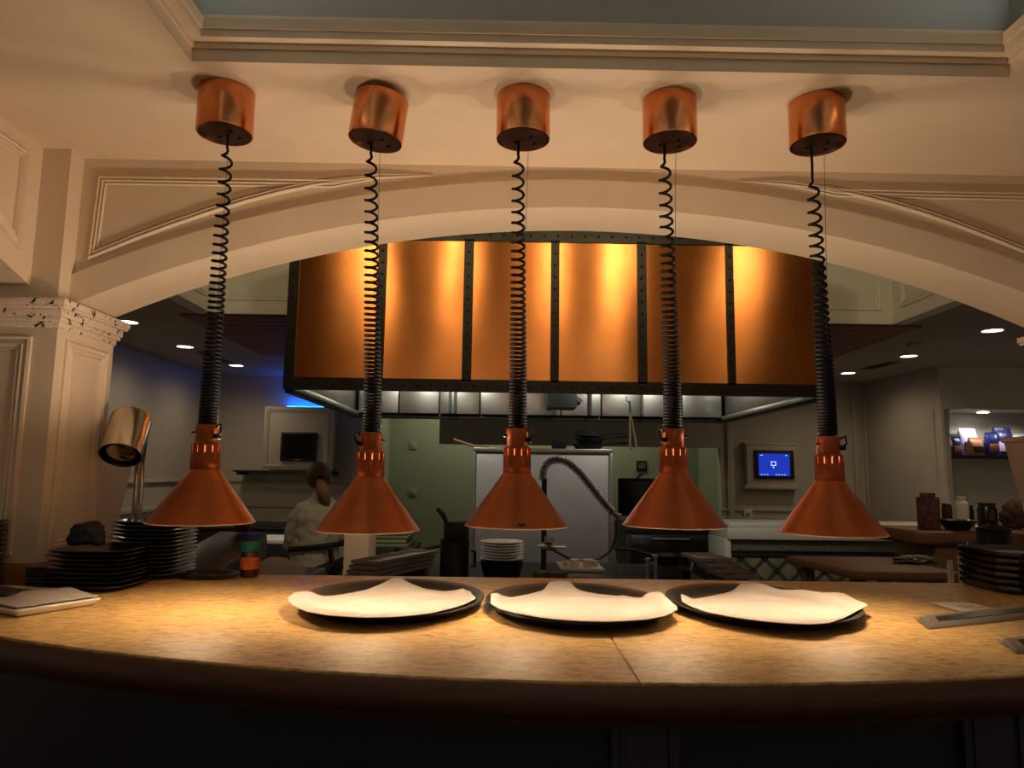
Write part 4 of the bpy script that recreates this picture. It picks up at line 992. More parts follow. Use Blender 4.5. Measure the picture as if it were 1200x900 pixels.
G().lathe([(0, 0), (.058, 0), (.060, .004), (.060, .075), (.056, .082), (.0, .082)], 8, Matrix.Translation((pp.x+.005, 3.4, zt_+.003))).build('canister_body', M_blackmatte, ket, bevel=.003)
G().tube([(pp.x-.04, 3.36, zt_+.084), (pp.x-.055, 3.36, zt_+.115), (pp.x-.085, 3.36, zt_+.145)], [.010, .012, .009], 8).build('handle', M_blackmatte, ket)
# frying pan whose handle points at the pot
pq = aY(478, 632, 3.62); pan(pq.x, 3.62, aY(478, 640, 3.62).z-.045, .075, .035, -.02, 'small steel frying pan behind the sheet trays', True, 0, M_steeldark)
G().box(pq.x-.08, pq.x+.1, 3.54, 3.72, ZP, aY(478, 640, 3.62).z-.047).build('burner_box', M_blackmatte, label='black burner box under the small steel frying pan', cat='burner', bevel=.006)
# sheet trays stacks
def sheets(pxl, pxr, py0, n, Y0, depth, skew, ox, oy, where, group, m=M_steeldull):
    a, b = aY(pxl, py0, Y0), aY(pxr, py0, Y0); w = b.x-a.x; pitch = .019; zlow = a.z-.006-(n-1)*pitch
    first = None
    for k in range(n):
        q = n-1-k; l = '%s sheet tray %s%s' % (('topmost' if q == 0 else ('lowest' if k == 0 else ORD[q])), 'from the top of ' if 0 < q < n-1 else 'of ', where)
        if first is None:
            g = G(); x0, x1 = -w/2, w/2
            g.hexa([(x0+.01, .01, 0), (x1-.01, .01, 0), (x1-.01, depth-.01, 0), (x0+.01, depth-.01, 0)], [(x0+.006, .006, .003), (x1-.006, .006, .003), (x1-.006, depth-.006, .003), (x0+.006, depth-.006, .003)])
            for (ax0, ax1, ay0, ay1) in ((x0, x1, 0, .008), (x0, x1, depth-.008, depth), (x0, x0+.008, .008, depth-.008), (x1-.008, x1, .008, depth-.008)): g.box(ax0, ax1, ay0, ay1, .002, .017)
            first = g.build('sheet_tray', m, smooth=30, label=l, cat='tray', group=group, at=(0, 0, 0)); o = first
        else: o = dup(first, label=l)
        o.location = ((a.x+b.x)/2+ox*q, Y0+oy*q, zlow+k*pitch); o.rotation_euler = (0, 0, skew)
    return zlow, (a.x+b.x)/2
zl, xc = sheets(408, 446, 660, 4, 3.05, .5, -.42, -.006, -.012, 'the stack by the person in the white coat', 'sheet trays by the person')
G().box(xc-.06, xc+.05, 3.06, 3.3, ZP, zl-.001).build('tray_stand', M_blackmatte, label='black stand under the sheet trays by the person', cat='stand', bevel=.005)
zl, xc = sheets(818, 858, 657, 4, 3.15, .22, .10, .028, -.035, 'the stack before the tiled half wall', 'sheet trays before the tiled wall')
G().box(xc-.01, xc+.12, 3.07, 3.25, ZP, zl-.001).build('tray_stand', M_blackmatte, label='black stand under the sheet trays before the tiled wall', cat='stand', bevel=.005)
# olive boards behind
bo = None; YB_ = 6.4; a, b = aY(428, 640, YB_), aY(478, 640, YB_); zt_b = aY(450, 622, YB_).z
bt = G().box(a.x-.05, b.x+.05, YB_-.05, YB_+.55, .001, zt_b-.145).build('back_table', M_blackmatte, label='dark low table carrying the olive boards', cat='table', bevel=.008)
for k in range(4):
    l = ['lowest olive board of the pile beyond the person', 'third olive board from the top of the pile beyond the person', 'second olive board from the top of the pile beyond the person', 'topmost olive board of the pile beyond the person'][k]
    G().box(a.x+.02*k, b.x-.015*(k % 2), YB_, YB_+.5, zt_b-.144+k*.036, zt_b-.144+k*.036+.030).build('cutting_board', mat('olive_board_%d' % k, [(120, 116, 76), (128, 122, 70), (110, 110, 70), (124, 116, 72)][k], .5), label=l, cat='board', group='olive boards', bevel=.006)
# white bin by the person
a, b = aY(402, 660, 4.4), aY(433, 622, 4.4)
G().hexa([(a.x+.01, 4.4, .001), (b.x-.01, 4.4, .001), (b.x-.01, 4.65, .001), (a.x+.01, 4.65, .001)], [(a.x, 4.39, b.z), (b.x, 4.39, b.z), (b.x, 4.66, b.z), (a.x, 4.66, b.z)]).build('tall_bin', M_pinkwhite, label='pale tall bin in front of the person in the white coat', cat='bin', bevel=.008)

# food tray with cups
a, b = aY(657, 668, 3.4), aY(706, 662, 3.4); zt_c = aY(680, 665, 3.4).z
ft = G().box(a.x, b.x, 3.36, 3.62, ZP, zt_c-.02).box(a.x-.006, b.x+.006, 3.354, 3.626, zt_c-.02, zt_c); ft.build('food_pan', M_steeldull, label='steel food pan holding small white cups below the faucet', cat='pan', bevel=.004)
for k, (u, dy, r) in enumerate(((.14, .06, .018), (.36, .08, .024), (.66, .06, .026), (.86, .10, .018))):
    x = a.x+(b.x-a.x)*u
    G().lathe([(0, 0), (r*.7, 0), (r, r*1.25), (r*1.04, r*1.3), (r*.96, r*1.26), (r*.66, .004), (0, .004)], 28, Matrix.Translation((x, 3.36+dy, zt_c+.0008))).build('small_cup', M_whiteplate, label=['small white cup at the near corner of the steel food pan', 'larger white cup second along in the steel food pan', 'largest white cup third along in the steel food pan', 'small white cup at the far end of the steel food pan'][k], cat='cup', group='white cups in the food pan')
for k, (px, Yc, lb) in enumerate(((637, 3.3, 'flat white dish beside the white plate pile'), (652, 3.2, 'flat white dish beside the steel food pan'))):
    c = aY(px, 670, Yc); G().lathe([(0, 0), (.04, 0), (.045, .008), (.048, c.z-ZP), (.046, c.z-ZP+.002), (.04, c.z-ZP-.01), (0, c.z-ZP-.012)], 28, Matrix.Translation((c.x, Yc, ZP))).build('flat_dish', M_greyplate, label=lb, cat='dish')
# whisk-like spoon leaning
a, b = aY(718, 651, 3.3), aY(730, 676, 3.3)
g = G().tube([a, a.lerp(b, .45), Vector((b.x, b.y, ZP+.02))], [.006, .005, .004], 8); r_ = thing('serving_spoon', 'upright steel serving spoon beside the food pan', 'spoon', (b.x, b.y, ZP)); g.build('handle', M_steeldull, r_)
G().lathe([(0, -.02), (.012, -.012), (.016, 0), (.012, .014), (0, .02)], 16, Matrix.Translation((b.x, b.y, ZP+.022)), 1, .5).build('spoon_bowl', M_steeldull, r_)
# cruets
for px, pyt, lb in ((759, 654, 'shorter steel cruet of the pair before the oven'), (768, 650, 'taller steel cruet of the pair before the oven')):
    c = aY(px, pyt, 3.3); h = c.z-ZP
    r_ = thing('oil_cruet', lb, 'cruet', (c.x, 3.3, ZP), 'steel cruets'); T = Matrix.Translation((c.x, 3.3, ZP))
    G().lathe([(0, 0), (.014, 0), (.014, .01), (.009, .03), (.0075, h-.012)], 20, T).build('stem', M_steel, r_)
    G().lathe([(.0075, h-.012), (.013, h-.011), (.013, h-.002), (.009, h), (0, h)], 20, T).build('cap', M_steel, r_)
# small saucepan at the right of cruets and jar with ladle
pq = aY(782, 650, 3.6); pan(pq.x, 3.6, aY(782, 656, 3.6).z-.02, .08, .045, 2.6, 'steel saucepan before the oven with its handle to the back', True, 0, M_steeldark)
G().box(pq.x-.07, pq.x+.07, 3.54, 3.68, ZP, aY(782, 656, 3.6).z-.022).build('burner_box', M_blackmatte, label='black burner box under the steel saucepan', cat='burner', bevel=.006)
c = aY(804, 668, 3.3)
j = thing('utensil_jar', 'small dark jar with a pale spatula before the oven', 'jar', (c.x, 3.3, ZP)); G().lathe([(0, 0), (.022, 0), (.024, c.z-ZP), (.021, c.z-ZP), (.02, .01), (0, .01)], 24, Matrix.Translation((c.x, 3.3, ZP))).build('jar_body', M_black, j)
a = aY(814, 651, 3.3); G().tube([(c.x, 3.3, ZP+.02), a.lerp(Vector((c.x, 3.3, ZP+.06)), .4), a], [.004, .005, .008], 8).build('spatula', M_paper, j)

# oven, monitor and sign in the alcove
OY = KY-.35; a, b = aY(733, 672, OY), aY(836, 612, OY)
ov = thing('wall_oven', 'black built-in oven under the hanging lamp beside the tiled half wall', 'oven', ((a.x+b.x)/2, OY+.4, 0))
G().box(a.x, b.x, OY, OY+.7, 0.02, b.z).build('body', M_blackmatte, ov, bevel=.01)
zd0, zd1 = aY(785, 660, OY).z, aY(785, 628, OY).z
dr = G().box(a.x+.06, b.x-.06, OY-.03, OY-.001, zd0, zd1).build('door', M_black, ov, bevel=.006)
G().tube([(a.x+.3, OY-.03, zd1-.03), (a.x+.3, OY-.06, zd1-.03), (b.x-.3, OY-.06, zd1-.03), (b.x-.3, OY-.03, zd1-.03)], .012, 8).build('door_handle', M_steel, dr)
G().box(a.x, b.x, OY-.012, OY-.001, zd1+.02, b.z-.04).build('control_panel', M_steeldark, ov, bevel=.004)
a2, b2 = aY(725, 611, OY+.1), aY(776, 561, OY+.1)
mo = thing('monitor', 'dark monitor standing on the black oven', 'monitor', ((a2.x+b2.x)/2, OY+.1, b.z)); 
G().box(a2.x, b2.x, OY+.1, OY+.16, b.z+.05, b2.z).build('housing', M_blackmatte, mo, bevel=.008)
G().box(a2.x+.03, b2.x-.03, OY+.096, OY+.0995, b.z+.09, b2.z-.03).build('screen', M_tv, mo)
xm = (a2.x+b2.x)/2; G().box(xm-.12, xm+.12, OY+.06, OY+.24, b.z+.001, b.z+.015).box(xm-.03, xm+.03, OY+.13, OY+.155, b.z+.015, b.z+.08).build('stand', M_blackmatte, mo, bevel=.004)
a3, b3 = aY(746, 552, KY+.98), aY(758, 540, KY+.98)
sg_ = thing('wall_sign', 'small square black sign on the green wall above the monitor', 'sign', ((a3.x+b3.x)/2, KY+.98, a3.z)); G().box(a3.x, b3.x, KY+.975, KY+.9994, a3.z, b3.z).build('board', M_blackmatte, sg_, bevel=.004)
wv, hv = b3.x-a3.x, b3.z-a3.z
g = G()
for u0_, u1_, v0_, v1_ in ((.25, .34, .25, .6), (.42, .78, .66, .74), (.42, .5, .25, .7), (.7, .78, .25, .7), (.56, .64, .25, .55)): g.box(a3.x+wv*u0_, a3.x+wv*u1_, KY+.972, KY+.9748, a3.z+hv*v0_, a3.z+hv*v1_)
g.build('sign_mark', M_steeldull, sg_)
p = aY(740, 566, KY+.98); G().tube([(p.x, KY+.95, p.z), ((a3.x+b3.x)/2, KY+.95, a3.z-.03)], .018, 8).build('sign_bracket', M_blackmatte, sg_)
for py, lb in ((522, 'upper square switch plate on the green wall'), (577, 'lower switch plate on the green wall')):
    p = aY(484, py, KY+.99); G().box(p.x-.05, p.x+.05, KY+.985, KY+.9994, p.z-.05, p.z+.05).box(p.x-.015, p.x+.015, KY+.978, KY+.986, p.z-.02, p.z+.02).build('switch_plate', M_green, label=lb, cat='switch', bevel=.004)

# left back counter
a, b = aY(136, 617, 7.6), aY(334, 617, 7.6)
bc = thing('back_counter', 'long dark counter along the wall below the television', 'counter', ((a.x+b.x)/2, 7.9, 0))
zz = aY(290, 618, 7.6).z
G().box(KX0+.03, b.x+.3, 7.6, 8.5, .001, zz-.03).build('body', M_blackmatte, bc, bevel=.01)
G().box(KX0+.03, b.x+.32, 7.58, 8.5, zz-.03, zz).build('worktop', M_steeldark, bc, bevel=.005)
a, b = aY(288, 637, 6.0), aY(330, 633, 6.0)
G().box(a.x, b.x+.3, 6.0, 6.5, a.z, b.z).build('white_board', M_paper, label='pale board on the low table beyond the grey prep unit', cat='board', bevel=.004)
G().box(a.x-.3, b.x+.32, 5.98, 6.55, .001, a.z-.001).build('low_table', M_blackmatte, label='dark low table under the pale board', cat='table', bevel=.008)
# grey prep unit with sloping lid just behind counter at left
Y0 = 2.75
q = [aY(206, 652, Y0), aY(286, 638, Y0+.5)]
root = thing('prep_unit', 'dark grey prep unit with sloping lid behind the oval platter', 'prep unit', (q[0].x+.2, Y0+.3, .001))
G().hexa([(q[0].x-.25, Y0, .001), (q[1].x+.30, Y0, .001), (q[1].x+.30, Y0+.8, .001), (q[0].x-.25, Y0+.8, .001)], [(q[0].x-.25, Y0, .93), (q[1].x+.30, Y0, .93), (q[1].x+.30, Y0+.8, .93), (q[0].x-.25, Y0+.8, .93)]).build('body', M_steeldark, root, bevel=.01)
G().hexa([(q[0].x-.1, Y0+.02, .932), (q[1].x+.05, Y0+.02, .932), (q[1].x+.05, Y0+.7, .932), (q[0].x-.1, Y0+.7, .932)], [(q[0].x-.1, Y0+.05, 1.03), (q[1].x+.05, Y0+.05, .99), (q[1].x+.05, Y0+.66, 1.11), (q[0].x-.1, Y0+.66, 1.11)]).build('lid', M_steeldark, root, bevel=.012)
a = aY(222, 645, Y0+.1); G().tube([aY(208, 648, Y0+.1), aY(232, 640, Y0+.1)], .008, 8).build('handle', M_steel, root)
# folded cloths next to it
c = aY(315, 660, 2.95); blob('folded_cloth', M_coat, (c.x+.03, 3.0, .9306), .075, 1.5, .8, .9, .18, 1.6, 9, label='pale grey folded cloth heap beside the spice jar', cat='cloth')
# second green lidded jar
p = aY(268, 622, 3.2); zj = 1.10
r_ = thing('green_jar', 'far green-lidded jar behind the hanging lamp rim and prep unit', 'jar', (p.x, 3.36, 1.112)); T = Matrix.Translation((p.x, 3.36, 1.112))
G().lathe([(0, 0), (.035, 0), (.037, .004), (.037, .035), (.033, .04), (0, .04)], 24, T).build('jar_body', M_amber, r_); G().lathe([(.034, .0405), (.036, .041), (.036, .068), (0, .07)], 24, T).build('lid', M_greenlid, r_)

# right: wood table, shelf, groceries
WY = 4.1; a, b = aY(992, 664, WY), aY(1106, 664, WY); zw = aZ(1040, 658, .86)
wt = thing('prep_table', 'brown wooden prep table behind the counter before the tiled half wall', 'table', ((a.x+b.x)/2, WY+.3, 0))
zwt = aY(1050, 670, WY).z
G().hexa([(a.x+.05, WY, zwt-.05), (b.x+.1, WY, zwt-.05), (b.x+.1, WY+.75, zwt-.05), (a.x-.05, WY+.75, zwt-.05)], [(a.x+.05, WY, zwt), (b.x+.1, WY, zwt), (b.x+.1, WY+.75, zwt), (a.x-.05, WY+.75, zwt)]).build('table_top', M_wood, wt, bevel=.008)
for k, (x, y) in enumerate(((a.x+.1, WY+.08), (b.x-.0, WY+.08), (a.x+.05, WY+.65), (b.x, WY+.65))): G().box(x-.035, x+.035, y-.035, y+.035, 0, zwt-.05).build('leg', M_wood, wt, bevel=.005)
c = aY(1078, 660, WY+.35); blob('cloth_rag', M_greyplate, (c.x, WY+.4, zwt+.0006), .07, 1.8, .8, .4, .5, 3, 5, label='crumpled grey rag on the wooden prep table', cat='cloth')
RYs = 4.9; a, b = aY(1066, 640, RYs), aY(1215, 624, RYs); zsh = b.z
ws = thing('wooden_shelf', 'thick wooden shelf with rounded end carrying bottles and bowls', 'shelf', ((a.x+b.x)/2, RYs+.3, 0))
G().box(a.x+.05, b.x+.6, RYs, RYs+.56, a.z, zsh).build('board', M_wood, ws, bevel=.035, seg=4)
G().box(a.x+.2, b.x+.6, RYs+.04, RYs+.54, 0.001, a.z-.001).build('cabinet_body', M_wood, ws, bevel=.01)
zs2 = zsh+.0008
a, b = aY(1083, 620, RYs+.12), aY(1099, 583, RYs+.12)
G().box(a.x, b.x, RYs+.1, RYs+.2, zs2, b.z).prism([(a.x, RYs+.1, b.z), (b.x, RYs+.1, b.z), (b.x, RYs+.2, b.z), (a.x, RYs+.2, b.z)], (0, 0, .001)).box(a.x, b.x, RYs+.146, RYs+.154, b.z+.001, b.z+.03).build('printed_carton', M_floral, label='tall printed red carton at the rounded end of the wooden shelf', cat='carton', bevel=.002)
c = aY(1128, 618, RYs+.08); h = aY(1128, 611.5, RYs+.08).z-zs2
G().lathe([(0, .0), (.06, 0), (.075, .006), (.125, h*.9+.01), (.13, h+.01), (.124, h+.008), (.07, .012), (0, .01)], 40, Matrix.Translation((c.x, RYs+.14, zs2))).build('shallow_bowl', M_black, label='dark shallow bowl in front of the white bottle on the wooden shelf', cat='bowl')
def bottle(px, pyt, w, Y, m, mc, l, cat='bottle', z=None, neck=.4):
    c = aY(px, pyt, Y); z = zs2 if z is None else z; h = c.z-z; R = w/2*Y/F
    r_ = thing('bottle' if cat == 'bottle' else 'canister', l, cat, (c.x, Y, z)); T = Matrix.Translation((c.x, Y, z))
    G().lathe([(0, 0), (R*.95, 0), (R, .006), (R, h*.76), (R*.9, h*.82), (R*neck, h*.88), (R*neck, h*.93)], 28, T).build('bottle_body', m, r_)
    G().lathe([(R*neck*1.05, h*.925), (R*neck*1.1, h*.93), (R*neck*1.1, h*.99), (R*neck*.9, h), (0, h)], 24, T).build('cap', mc, r_)
bottle(1126, 582, 15, RYs+.38, M_whiteplate, M_whiteplate, 'white plastic bottle behind the dark shallow bowl', neck=.6)
bottle(1109, 589, 11, RYs+.44, M_amber, M_steel, 'brown jar with shiny lid beside the white bottle', neck=.9)
bottle(1135, 592, 10, RYs+.5, M_blackmatte, M_blackmatte, 'dark jar just behind the white bottle', neck=.8)
bottle(1156, 589, 20, RYs+.35, M_black, M_blackmatte, 'black glass jar between white bottle and basket', neck=.85)
c = aY(1189, 600, RYs+.3); blob('dried_basket', M_wicker, (c.x, RYs+.3, zs2), .105, .9, .8, 1.2, .2, 3, 2, label='dark brown lumpy basket at the far end of the wooden shelf', cat='basket')
# black pot in front, squeeze bottle, white stick bottle
YQ = 3.0; c = aY(1164, 620, YQ); R = 17*YQ/F; zq = .84
G().box(1.57, 2.6, 2.77, 3.3, .001, .80).box(1.55, 2.62, 2.75, 3.32, .80, .84).build('side_table', M_steeldark, label='dark steel side table behind the octagonal plates', cat='table', bevel=.008)
pt = thing('black_pot', 'large black pot behind the octagonal plates', 'pot', (c.x, YQ, .8406)); T = Matrix.Translation((c.x, YQ, .8406)); h = aY(1164, 622, YQ).z-.8406
G().lathe([(0, 0), (R*.96, 0), (R, .01), (R, h), (R*.96, h), (R*.92, .012), (0, .012)], 36, T).build('pot_body', M_blackmatte, pt)
G().lathe([(R*1.04, h+.001), (R*1.06, h+.008), (R*.7, h+.02), (R*.2, h+.03), (R*.2, h+.045), (0, h+.048)], 36, T).build('lid', M_blackmatte, pt)
Yq = 2.9; c = aY(1134, 640, Yq)
sq_ = thing('squeeze_bottle', 'pale yellow squeeze bottle with pointed tip behind the octagonal plates', 'bottle', (c.x, Yq, .8406)); T = Matrix.Translation((c.x, Yq, .8406)); h1 = aY(1134, 647, Yq).z-.8406; h2 = aY(1134, 634, Yq).z-.8406; R = 11*Yq/F
G().lathe([(0, 0), (R, 0), (R, h1-.012), (R*.9, h1), (R*.7, h1+.002), (0, h1+.002)], 28, T).build('bottle_body', M_yellow, sq_)
G().lathe([(R*.72, h1+.003), (R*.72, h1+.012), (R*.4, h1+.02), (.004, h1+.024), (.002, h2), (0, h2)], 24, T).build('nozzle', M_whiteplate, sq_)
c = aY(1113, 656, 2.82); bx_, by_ = c.x, 2.82
wb = thing('slim_bottle', 'slim white bottle standing beside the octagonal plate stack', 'bottle', (bx_, by_, .8406)); T = Matrix.Translation((bx_, by_, .8406)); h = c.z-.8406
G().lathe([(0, 0), (.011, 0), (.011, h-.02), (.008, h-.012)], 20, T).build('bottle_body', M_whiteplate, wb); G().lathe([(.0085, h-.012), (.010, h-.011), (.010, h-.001), (0, h)], 20, T).build('cap', M_whiteplate, wb)
c = aY(1196, 640, 3.1); G().box(c.x-.05, c.x+.25, 3.02, 3.2, .8406, aY(1196, 624, 3.1).z).build('wooden_box', M_bagbrown, label='light wooden box beside the large black pot', cat='box', bevel=.008)

# ------------------------------------------------------------------ person (seen from behind)
def skin(name, pts, edges, radii, m, parent, sub=2, root=0):
    me = bpy.data.meshes.new(name); me.from_pydata([Vector(p)-BASE[parent.name] for p in pts], edges, []); o = bpy.data.objects.new(name, me); COL.objects.link(o); o.parent = parent; BASE[o.name] = BASE[parent.name]
    md = o.modifiers.new('skin', 'SKIN'); 
    for i, r in enumerate(radii): me.skin_vertices[0].data[i].radius = r if isinstance(r, tuple) else (r, r)
    for i in range(len(pts)): me.skin_vertices[0].data[i].use_root = (i == root)
    s2 = o.modifiers.new('sub', 'SUBSURF'); s2.levels = sub; s2.render_levels = sub
    me.materials.append(m)
    md.use_smooth_shade = True
    return o
PY_ = 5.0
hp_ = aY(369, 690, PY_); ch = aY(372, 615, PY_-.02); nk_ = aY(376, 585, PY_+.02); hdp = aY(374, 562, PY_+.04)
px0 = hp_.x; per = thing('person', 'person with ponytail in white coat and black apron straps, back turned', 'person', (px0, PY_, 0))
sl = aY(349, 597, PY_); sr = aY(402, 598, PY_); el = aY(341, 640, PY_+.03); er = aY(427, 634, PY_+.06)
wl = Vector((el.x+.05, PY_+.26, .88)); wr = Vector((er.x-.10, PY_+.30, 1.00))
hipz = .80
P_ = [(px0, PY_, hipz), (px0+.0, PY_-.01, .93), (ch.x, PY_-.01, 1.04), (ch.x+.01, PY_, 1.13), (nk_.x, PY_+.02, 1.23), (hdp.x, PY_+.035, 1.33), (hdp.x, PY_+.05, 1.40),
      sl+Vector((.02, 0, -.02)), el, wl, sr+Vector((-.02, 0, -.02)), er, wr, (px0-.09, PY_, .76), (px0-.10, PY_+.02, .42), (px0-.10, PY_, .07), (px0-.10, PY_+.12, .04), (px0+.09, PY_, .76), (px0+.10, PY_+.02, .42), (px0+.10, PY_, .07), (px0+.10, PY_+.12, .04)]
E_ = [(0, 1), (1, 2), (2, 3), (3, 4), (4, 5), (5, 6), (3, 7), (7, 8), (8, 9), (3, 10), (10, 11), (11, 12), (0, 13), (13, 14), (14, 15), (15, 16), (0, 17), (17, 18), (18, 19), (19, 20)]
Rr = [(.13, .10), (.11, .08), (.11, .07), (.09, .055), .042, .07, .062, .055, .042, .026, .055, .042, .026, .085, .058, .04, .03, .085, .058, .04, .03]
n0 = len(P_)
for w, s in ((wl, 1), (wr, -1)):
    hv_ = Vector((w.x+s*.02, w.y+.08, w.z-.01)); P_.append(tuple(hv_)); E_.append((9 if s == 1 else 12, len(P_)-1)); Rr.append((.034, .018)); hi_ = len(P_)-1
    for k, (dx, ln_) in enumerate(((-.028, .065), (-.010, .08), (.010, .076), (.028, .06))):
        a_ = hv_+Vector((dx, .035, -.004)); b_ = a_+Vector((dx*.25, ln_*.5, -.012)); c_ = b_+Vector((0, ln_*.35, -.03))
        i0 = len(P_); P_ += [tuple(a_), tuple(b_), tuple(c_)]; E_ += [(hi_, i0), (i0, i0+1), (i0+1, i0+2)]; Rr += [.009, .008, .0065]
    a_ = hv_+Vector((s*.035, -.03, -.005)); b_ = a_+Vector((s*.022, .035, -.01)); i0 = len(P_); P_ += [tuple(a_), tuple(b_)]; E_ += [(hi_, i0), (i0, i0+1)]; Rr += [.010, .008]
P_ = [Vector(p) for p in P_]
skin('body', P_, E_, Rr, M_skin, per)
# coat: torso and sleeves
Pc = [Vector((px0-.01, PY_, .74)), Vector((px0-.005, PY_-.005, .86)), Vector((px0+.0, PY_-.012, .98)), Vector((ch.x, PY_-.02, 1.08)), Vector((ch.x+.008, PY_-.01, 1.145)), Vector((nk_.x, PY_+.012, 1.205)), Vector((nk_.x, PY_+.02, 1.245)),
      sl.lerp(Vector((nk_.x, PY_, 1.17)), .45), sl, sl.lerp(el, .5)+Vector((-.012, 0, 0)), el, el.lerp(wl, .8), sr.lerp(Vector((nk_.x, PY_, 1.17)), .45), sr, sr.lerp(er, .5), er, er.lerp(wr, .8)]
Ec = [(0, 1), (1, 2), (2, 3), (3, 4), (4, 5), (5, 6), (4, 7), (7, 8), (8, 9), (9, 10), (10, 11), (4, 12), (12, 13), (13, 14), (14, 15), (15, 16)]
Rc_ = [(.185, .14), (.16, .125), (.15, .115), (.155, .11), (.12, .09), (.08, .065), (.055, .05), .085, .072, .068, .062, .05, .085, .072, .068, .062, .05]
g = G(); nn = 28
lv = [(.70, -.010, 0, .185, .135), (.80, -.010, 0, .172, .130), (.90, -.004, -.005, .158, .120), (1.00, ch.x-px0, -.015, .152, .115), (1.08, ch.x-px0+.002, -.02, .158, .110), (1.135, ch.x-px0+.006, -.015, .158, .095), (1.17, ch.x-px0+.010, -.005, .135, .080), (1.20, nk_.x-px0, .008, .085, .064), (1.225, nk_.x-px0, .015, .060, .055), (1.25, nk_.x-px0, .02, .055, .052)]
vs = []; fs = []
for z, dx, dy, rx, ry in lv:
    for k in range(nn): a_ = 2*PI*k/nn; vs.append((px0+dx+rx*math.cos(a_), PY_+dy+ry*math.sin(a_), z))
for i_ in range(len(lv)-1):
    for k in range(nn): fs.append((i_*nn+k, i_*nn+(k+1) % nn, (i_+1)*nn+(k+1) % nn, (i_+1)*nn+k))
fs += [tuple(range(nn-1, -1, -1)), tuple((len(lv)-1)*nn+k for k in range(nn))]
g.add(vs, fs)
for sh_, eb_, wr_, s_ in ((sl, el, wl, -1), (sr, er, wr, 1)):
    c0_ = Vector((ch.x+s_*.075, PY_-.005, 1.135)); s1_ = Vector((sh_.x-s_*.022, PY_-.005, sh_.z-.03))
    g.tube([c0_, c0_.lerp(s1_, .6), s1_, s1_.lerp(eb_, .25)+Vector((s_*.012, 0, 0)), s1_.lerp(eb_, .6)+Vector((s_*.008, 0, 0)), eb_, eb_.lerp(wr_, .25), eb_.lerp(wr_, .8)], [.065, .068, .066, .064, .060, .058, .056, .046], 18)
coat = g.build('coat', M_coat, per, smooth=80)
rm = coat.modifiers.new('merge', 'REMESH'); rm.mode = 'VOXEL'; rm.voxel_size = .011; rm.use_smooth_shade = True
sm_ = coat.modifiers.new('soften', 'SMOOTH'); sm_.factor = .6; sm_.iterations = 10
dm = coat.modifiers.new('folds', 'DISPLACE'); tx = bpy.data.textures.new('folds', 'CLOUDS'); tx.noise_scale = .075; dm.texture = tx; dm.strength = .03; dm.mid_level = .5
Pt = [Vector((px0, PY_, .80)), Vector((px0-.09, PY_, .72)), Vector((px0-.10, PY_+.02, .42)), Vector((px0-.10, PY_, .10)), Vector((px0+.09, PY_, .72)), Vector((px0+.10, PY_+.02, .42)), Vector((px0+.10, PY_, .10))]
skin('trousers', Pt, [(0, 1), (1, 2), (2, 3), (0, 4), (4, 5), (5, 6)], [(.15, .12), .10, .078, .062, .10, .078, .062], M_trouser, per)
for s in (-1, 1): G().lathe([(0, 0), (.05, 0), (.056, .01), (.05, .05), (.035, .075), (0, .08)], 20, Matrix.Translation((px0+s*.1, PY_+.05, .001)), .85, 2.2).build('shoe', M_blackmatte, per)
# hair: cap, tie and ponytail
hc_ = Vector((hdp.x, PY_+.03, 1.362))
g = G(); bm = bmesh.new(); bmesh.ops.create_uvsphere(bm, u_segments=32, v_segments=20, radius=1)
vs = [hc_+Vector((v.co.x*.088, v.co.y*.098-.008, v.co.z*.098)) for v in bm.verts]
for i, v in enumerate(vs):
    d = v-hc_
    if d.y > .035: v.y = hc_.y+.035+(d.y-.035)*.25
fs = [tuple(x.index for x in f.verts) for f in bm.faces]; bm.free(); g.add(vs, fs); g.build('hair', M_hair, per, smooth=70)
t0_ = hc_+Vector((.035, -.095, -.025)); 
G().tube([t0_+Vector((.0, .02, .012)), t0_+Vector((.006, -.012, -.006))], [.026, .026], 14).build('hair_tie', M_apron, per)
g = G(); g.tube([t0_+Vector((.002, .01, .005)), t0_+Vector((.012, -.02, -.03)), t0_+Vector((.030, -.028, -.085)), t0_+Vector((.050, -.022, -.14)), t0_+Vector((.062, -.012, -.185))], [.022, .036, .046, .036, .010], 16)
g.build('ponytail', M_hair, per, smooth=70)
for s in (-1, 1): G().lathe([(0, -.012), (.018, -.008), (.022, 0), (.016, .006), (0, .008)], 16, Matrix.Translation(hc_+Vector((s*.085, .03, -.03))) @ Matrix.Rotation(PI/2, 4, 'Y'), .6, 1.3).build('ear', M_skin, per)
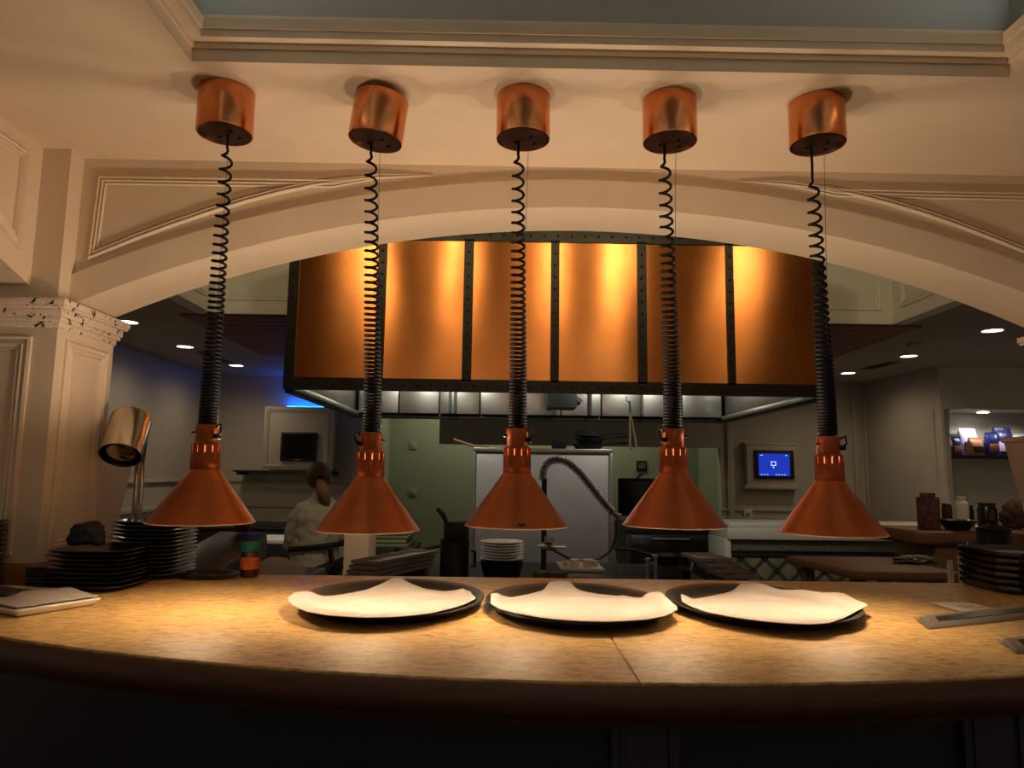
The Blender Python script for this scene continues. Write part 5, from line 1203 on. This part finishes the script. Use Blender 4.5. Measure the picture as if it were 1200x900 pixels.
# apron straps: waist band and hanging tie, following the coat
def ringpt(a, z, k=1.0): return Vector((px0+.004+.186*k*math.cos(a), PY_-.005+.140*k*math.sin(a), z))
g = G(); rows = []
for i in range(41):
    a_ = 2*PI*i/40; zc_ = .885+.022*math.cos(a_); rows.append([ringpt(a_, zc_+h, 1.04) for h in (-.018, .018)])
g.grid(rows); 
ob = g.build('apron_band', M_apron, per); md = ob.modifiers.new('t', 'SOLIDIFY'); md.thickness = .006
rows = [[Vector((px0+.12+.04*t+w_, PY_-.150+.02*t, .90-.2*t)) for w_ in (-.018, .018)] for t in [i/12 for i in range(13)]]
ob = G().grid(rows).build('apron_tie', M_apron, per); md = ob.modifiers.new('t', 'SOLIDIFY'); md.thickness = .006

# ------------------------------------------------------------------ lights
def spot(name, loc, tgt, energy, size, color, r=.05, blend=.5):
    ld = bpy.data.lights.new(name, 'SPOT'); ld.energy = energy; ld.spot_size = size; ld.spot_blend = blend; ld.shadow_soft_size = r; ld.color = lin(color)
    o = bpy.data.objects.new(name, ld); COL.objects.link(o); o.location = loc
    o.rotation_euler = (Vector(tgt)-Vector(loc)).to_track_quat('-Z', 'Y').to_euler(); return o
for x, e_ in ((-1.15, 20), (-.42, 18), (.36, 18), (.92, 23), (1.95, 18)):
    spot('coffer_downlight', (x, 2.85, 3.2), (x, 4.3, 2.3), e_, 1.9, (255, 226, 176), .05)
for x in (-.6, 1.2): spot('hood_lamp', (x, 5.2, ZK-.1), (x, 6.3, 2.0), 62, 2.4, (240, 240, 225), .08)
ad = bpy.data.lights.new('alcove_lamp', 'AREA'); ad.shape = 'RECTANGLE'; ad.size = 3.2; ad.size_y = .12; ad.energy = 14; ad.color = lin((236, 240, 205))
ao = bpy.data.objects.new('alcove_lamp', ad); COL.objects.link(ao); ao.location = (aY(620, 500, KY+.5).x, KY+.5, ZK-.03)

w = bpy.data.worlds.new('world'); SC.world = w; w.use_nodes = True
bg = w.node_tree.nodes['Background']; bg.inputs[0].default_value = (*lin((255, 230, 205)), 1); bg.inputs[1].default_value = .15
SC.view_settings.view_transform = 'Standard'; SC.view_settings.look = 'None'; SC.view_settings.exposure = 0; SC.view_settings.gamma = 1; SC.view_settings.use_curve_mapping = False
try:
    SC.cycles.use_denoising = True; SC.cycles.max_bounces = 8; SC.cycles.diffuse_bounces = 5; SC.cycles.sample_clamp_indirect = 6
except Exception: pass
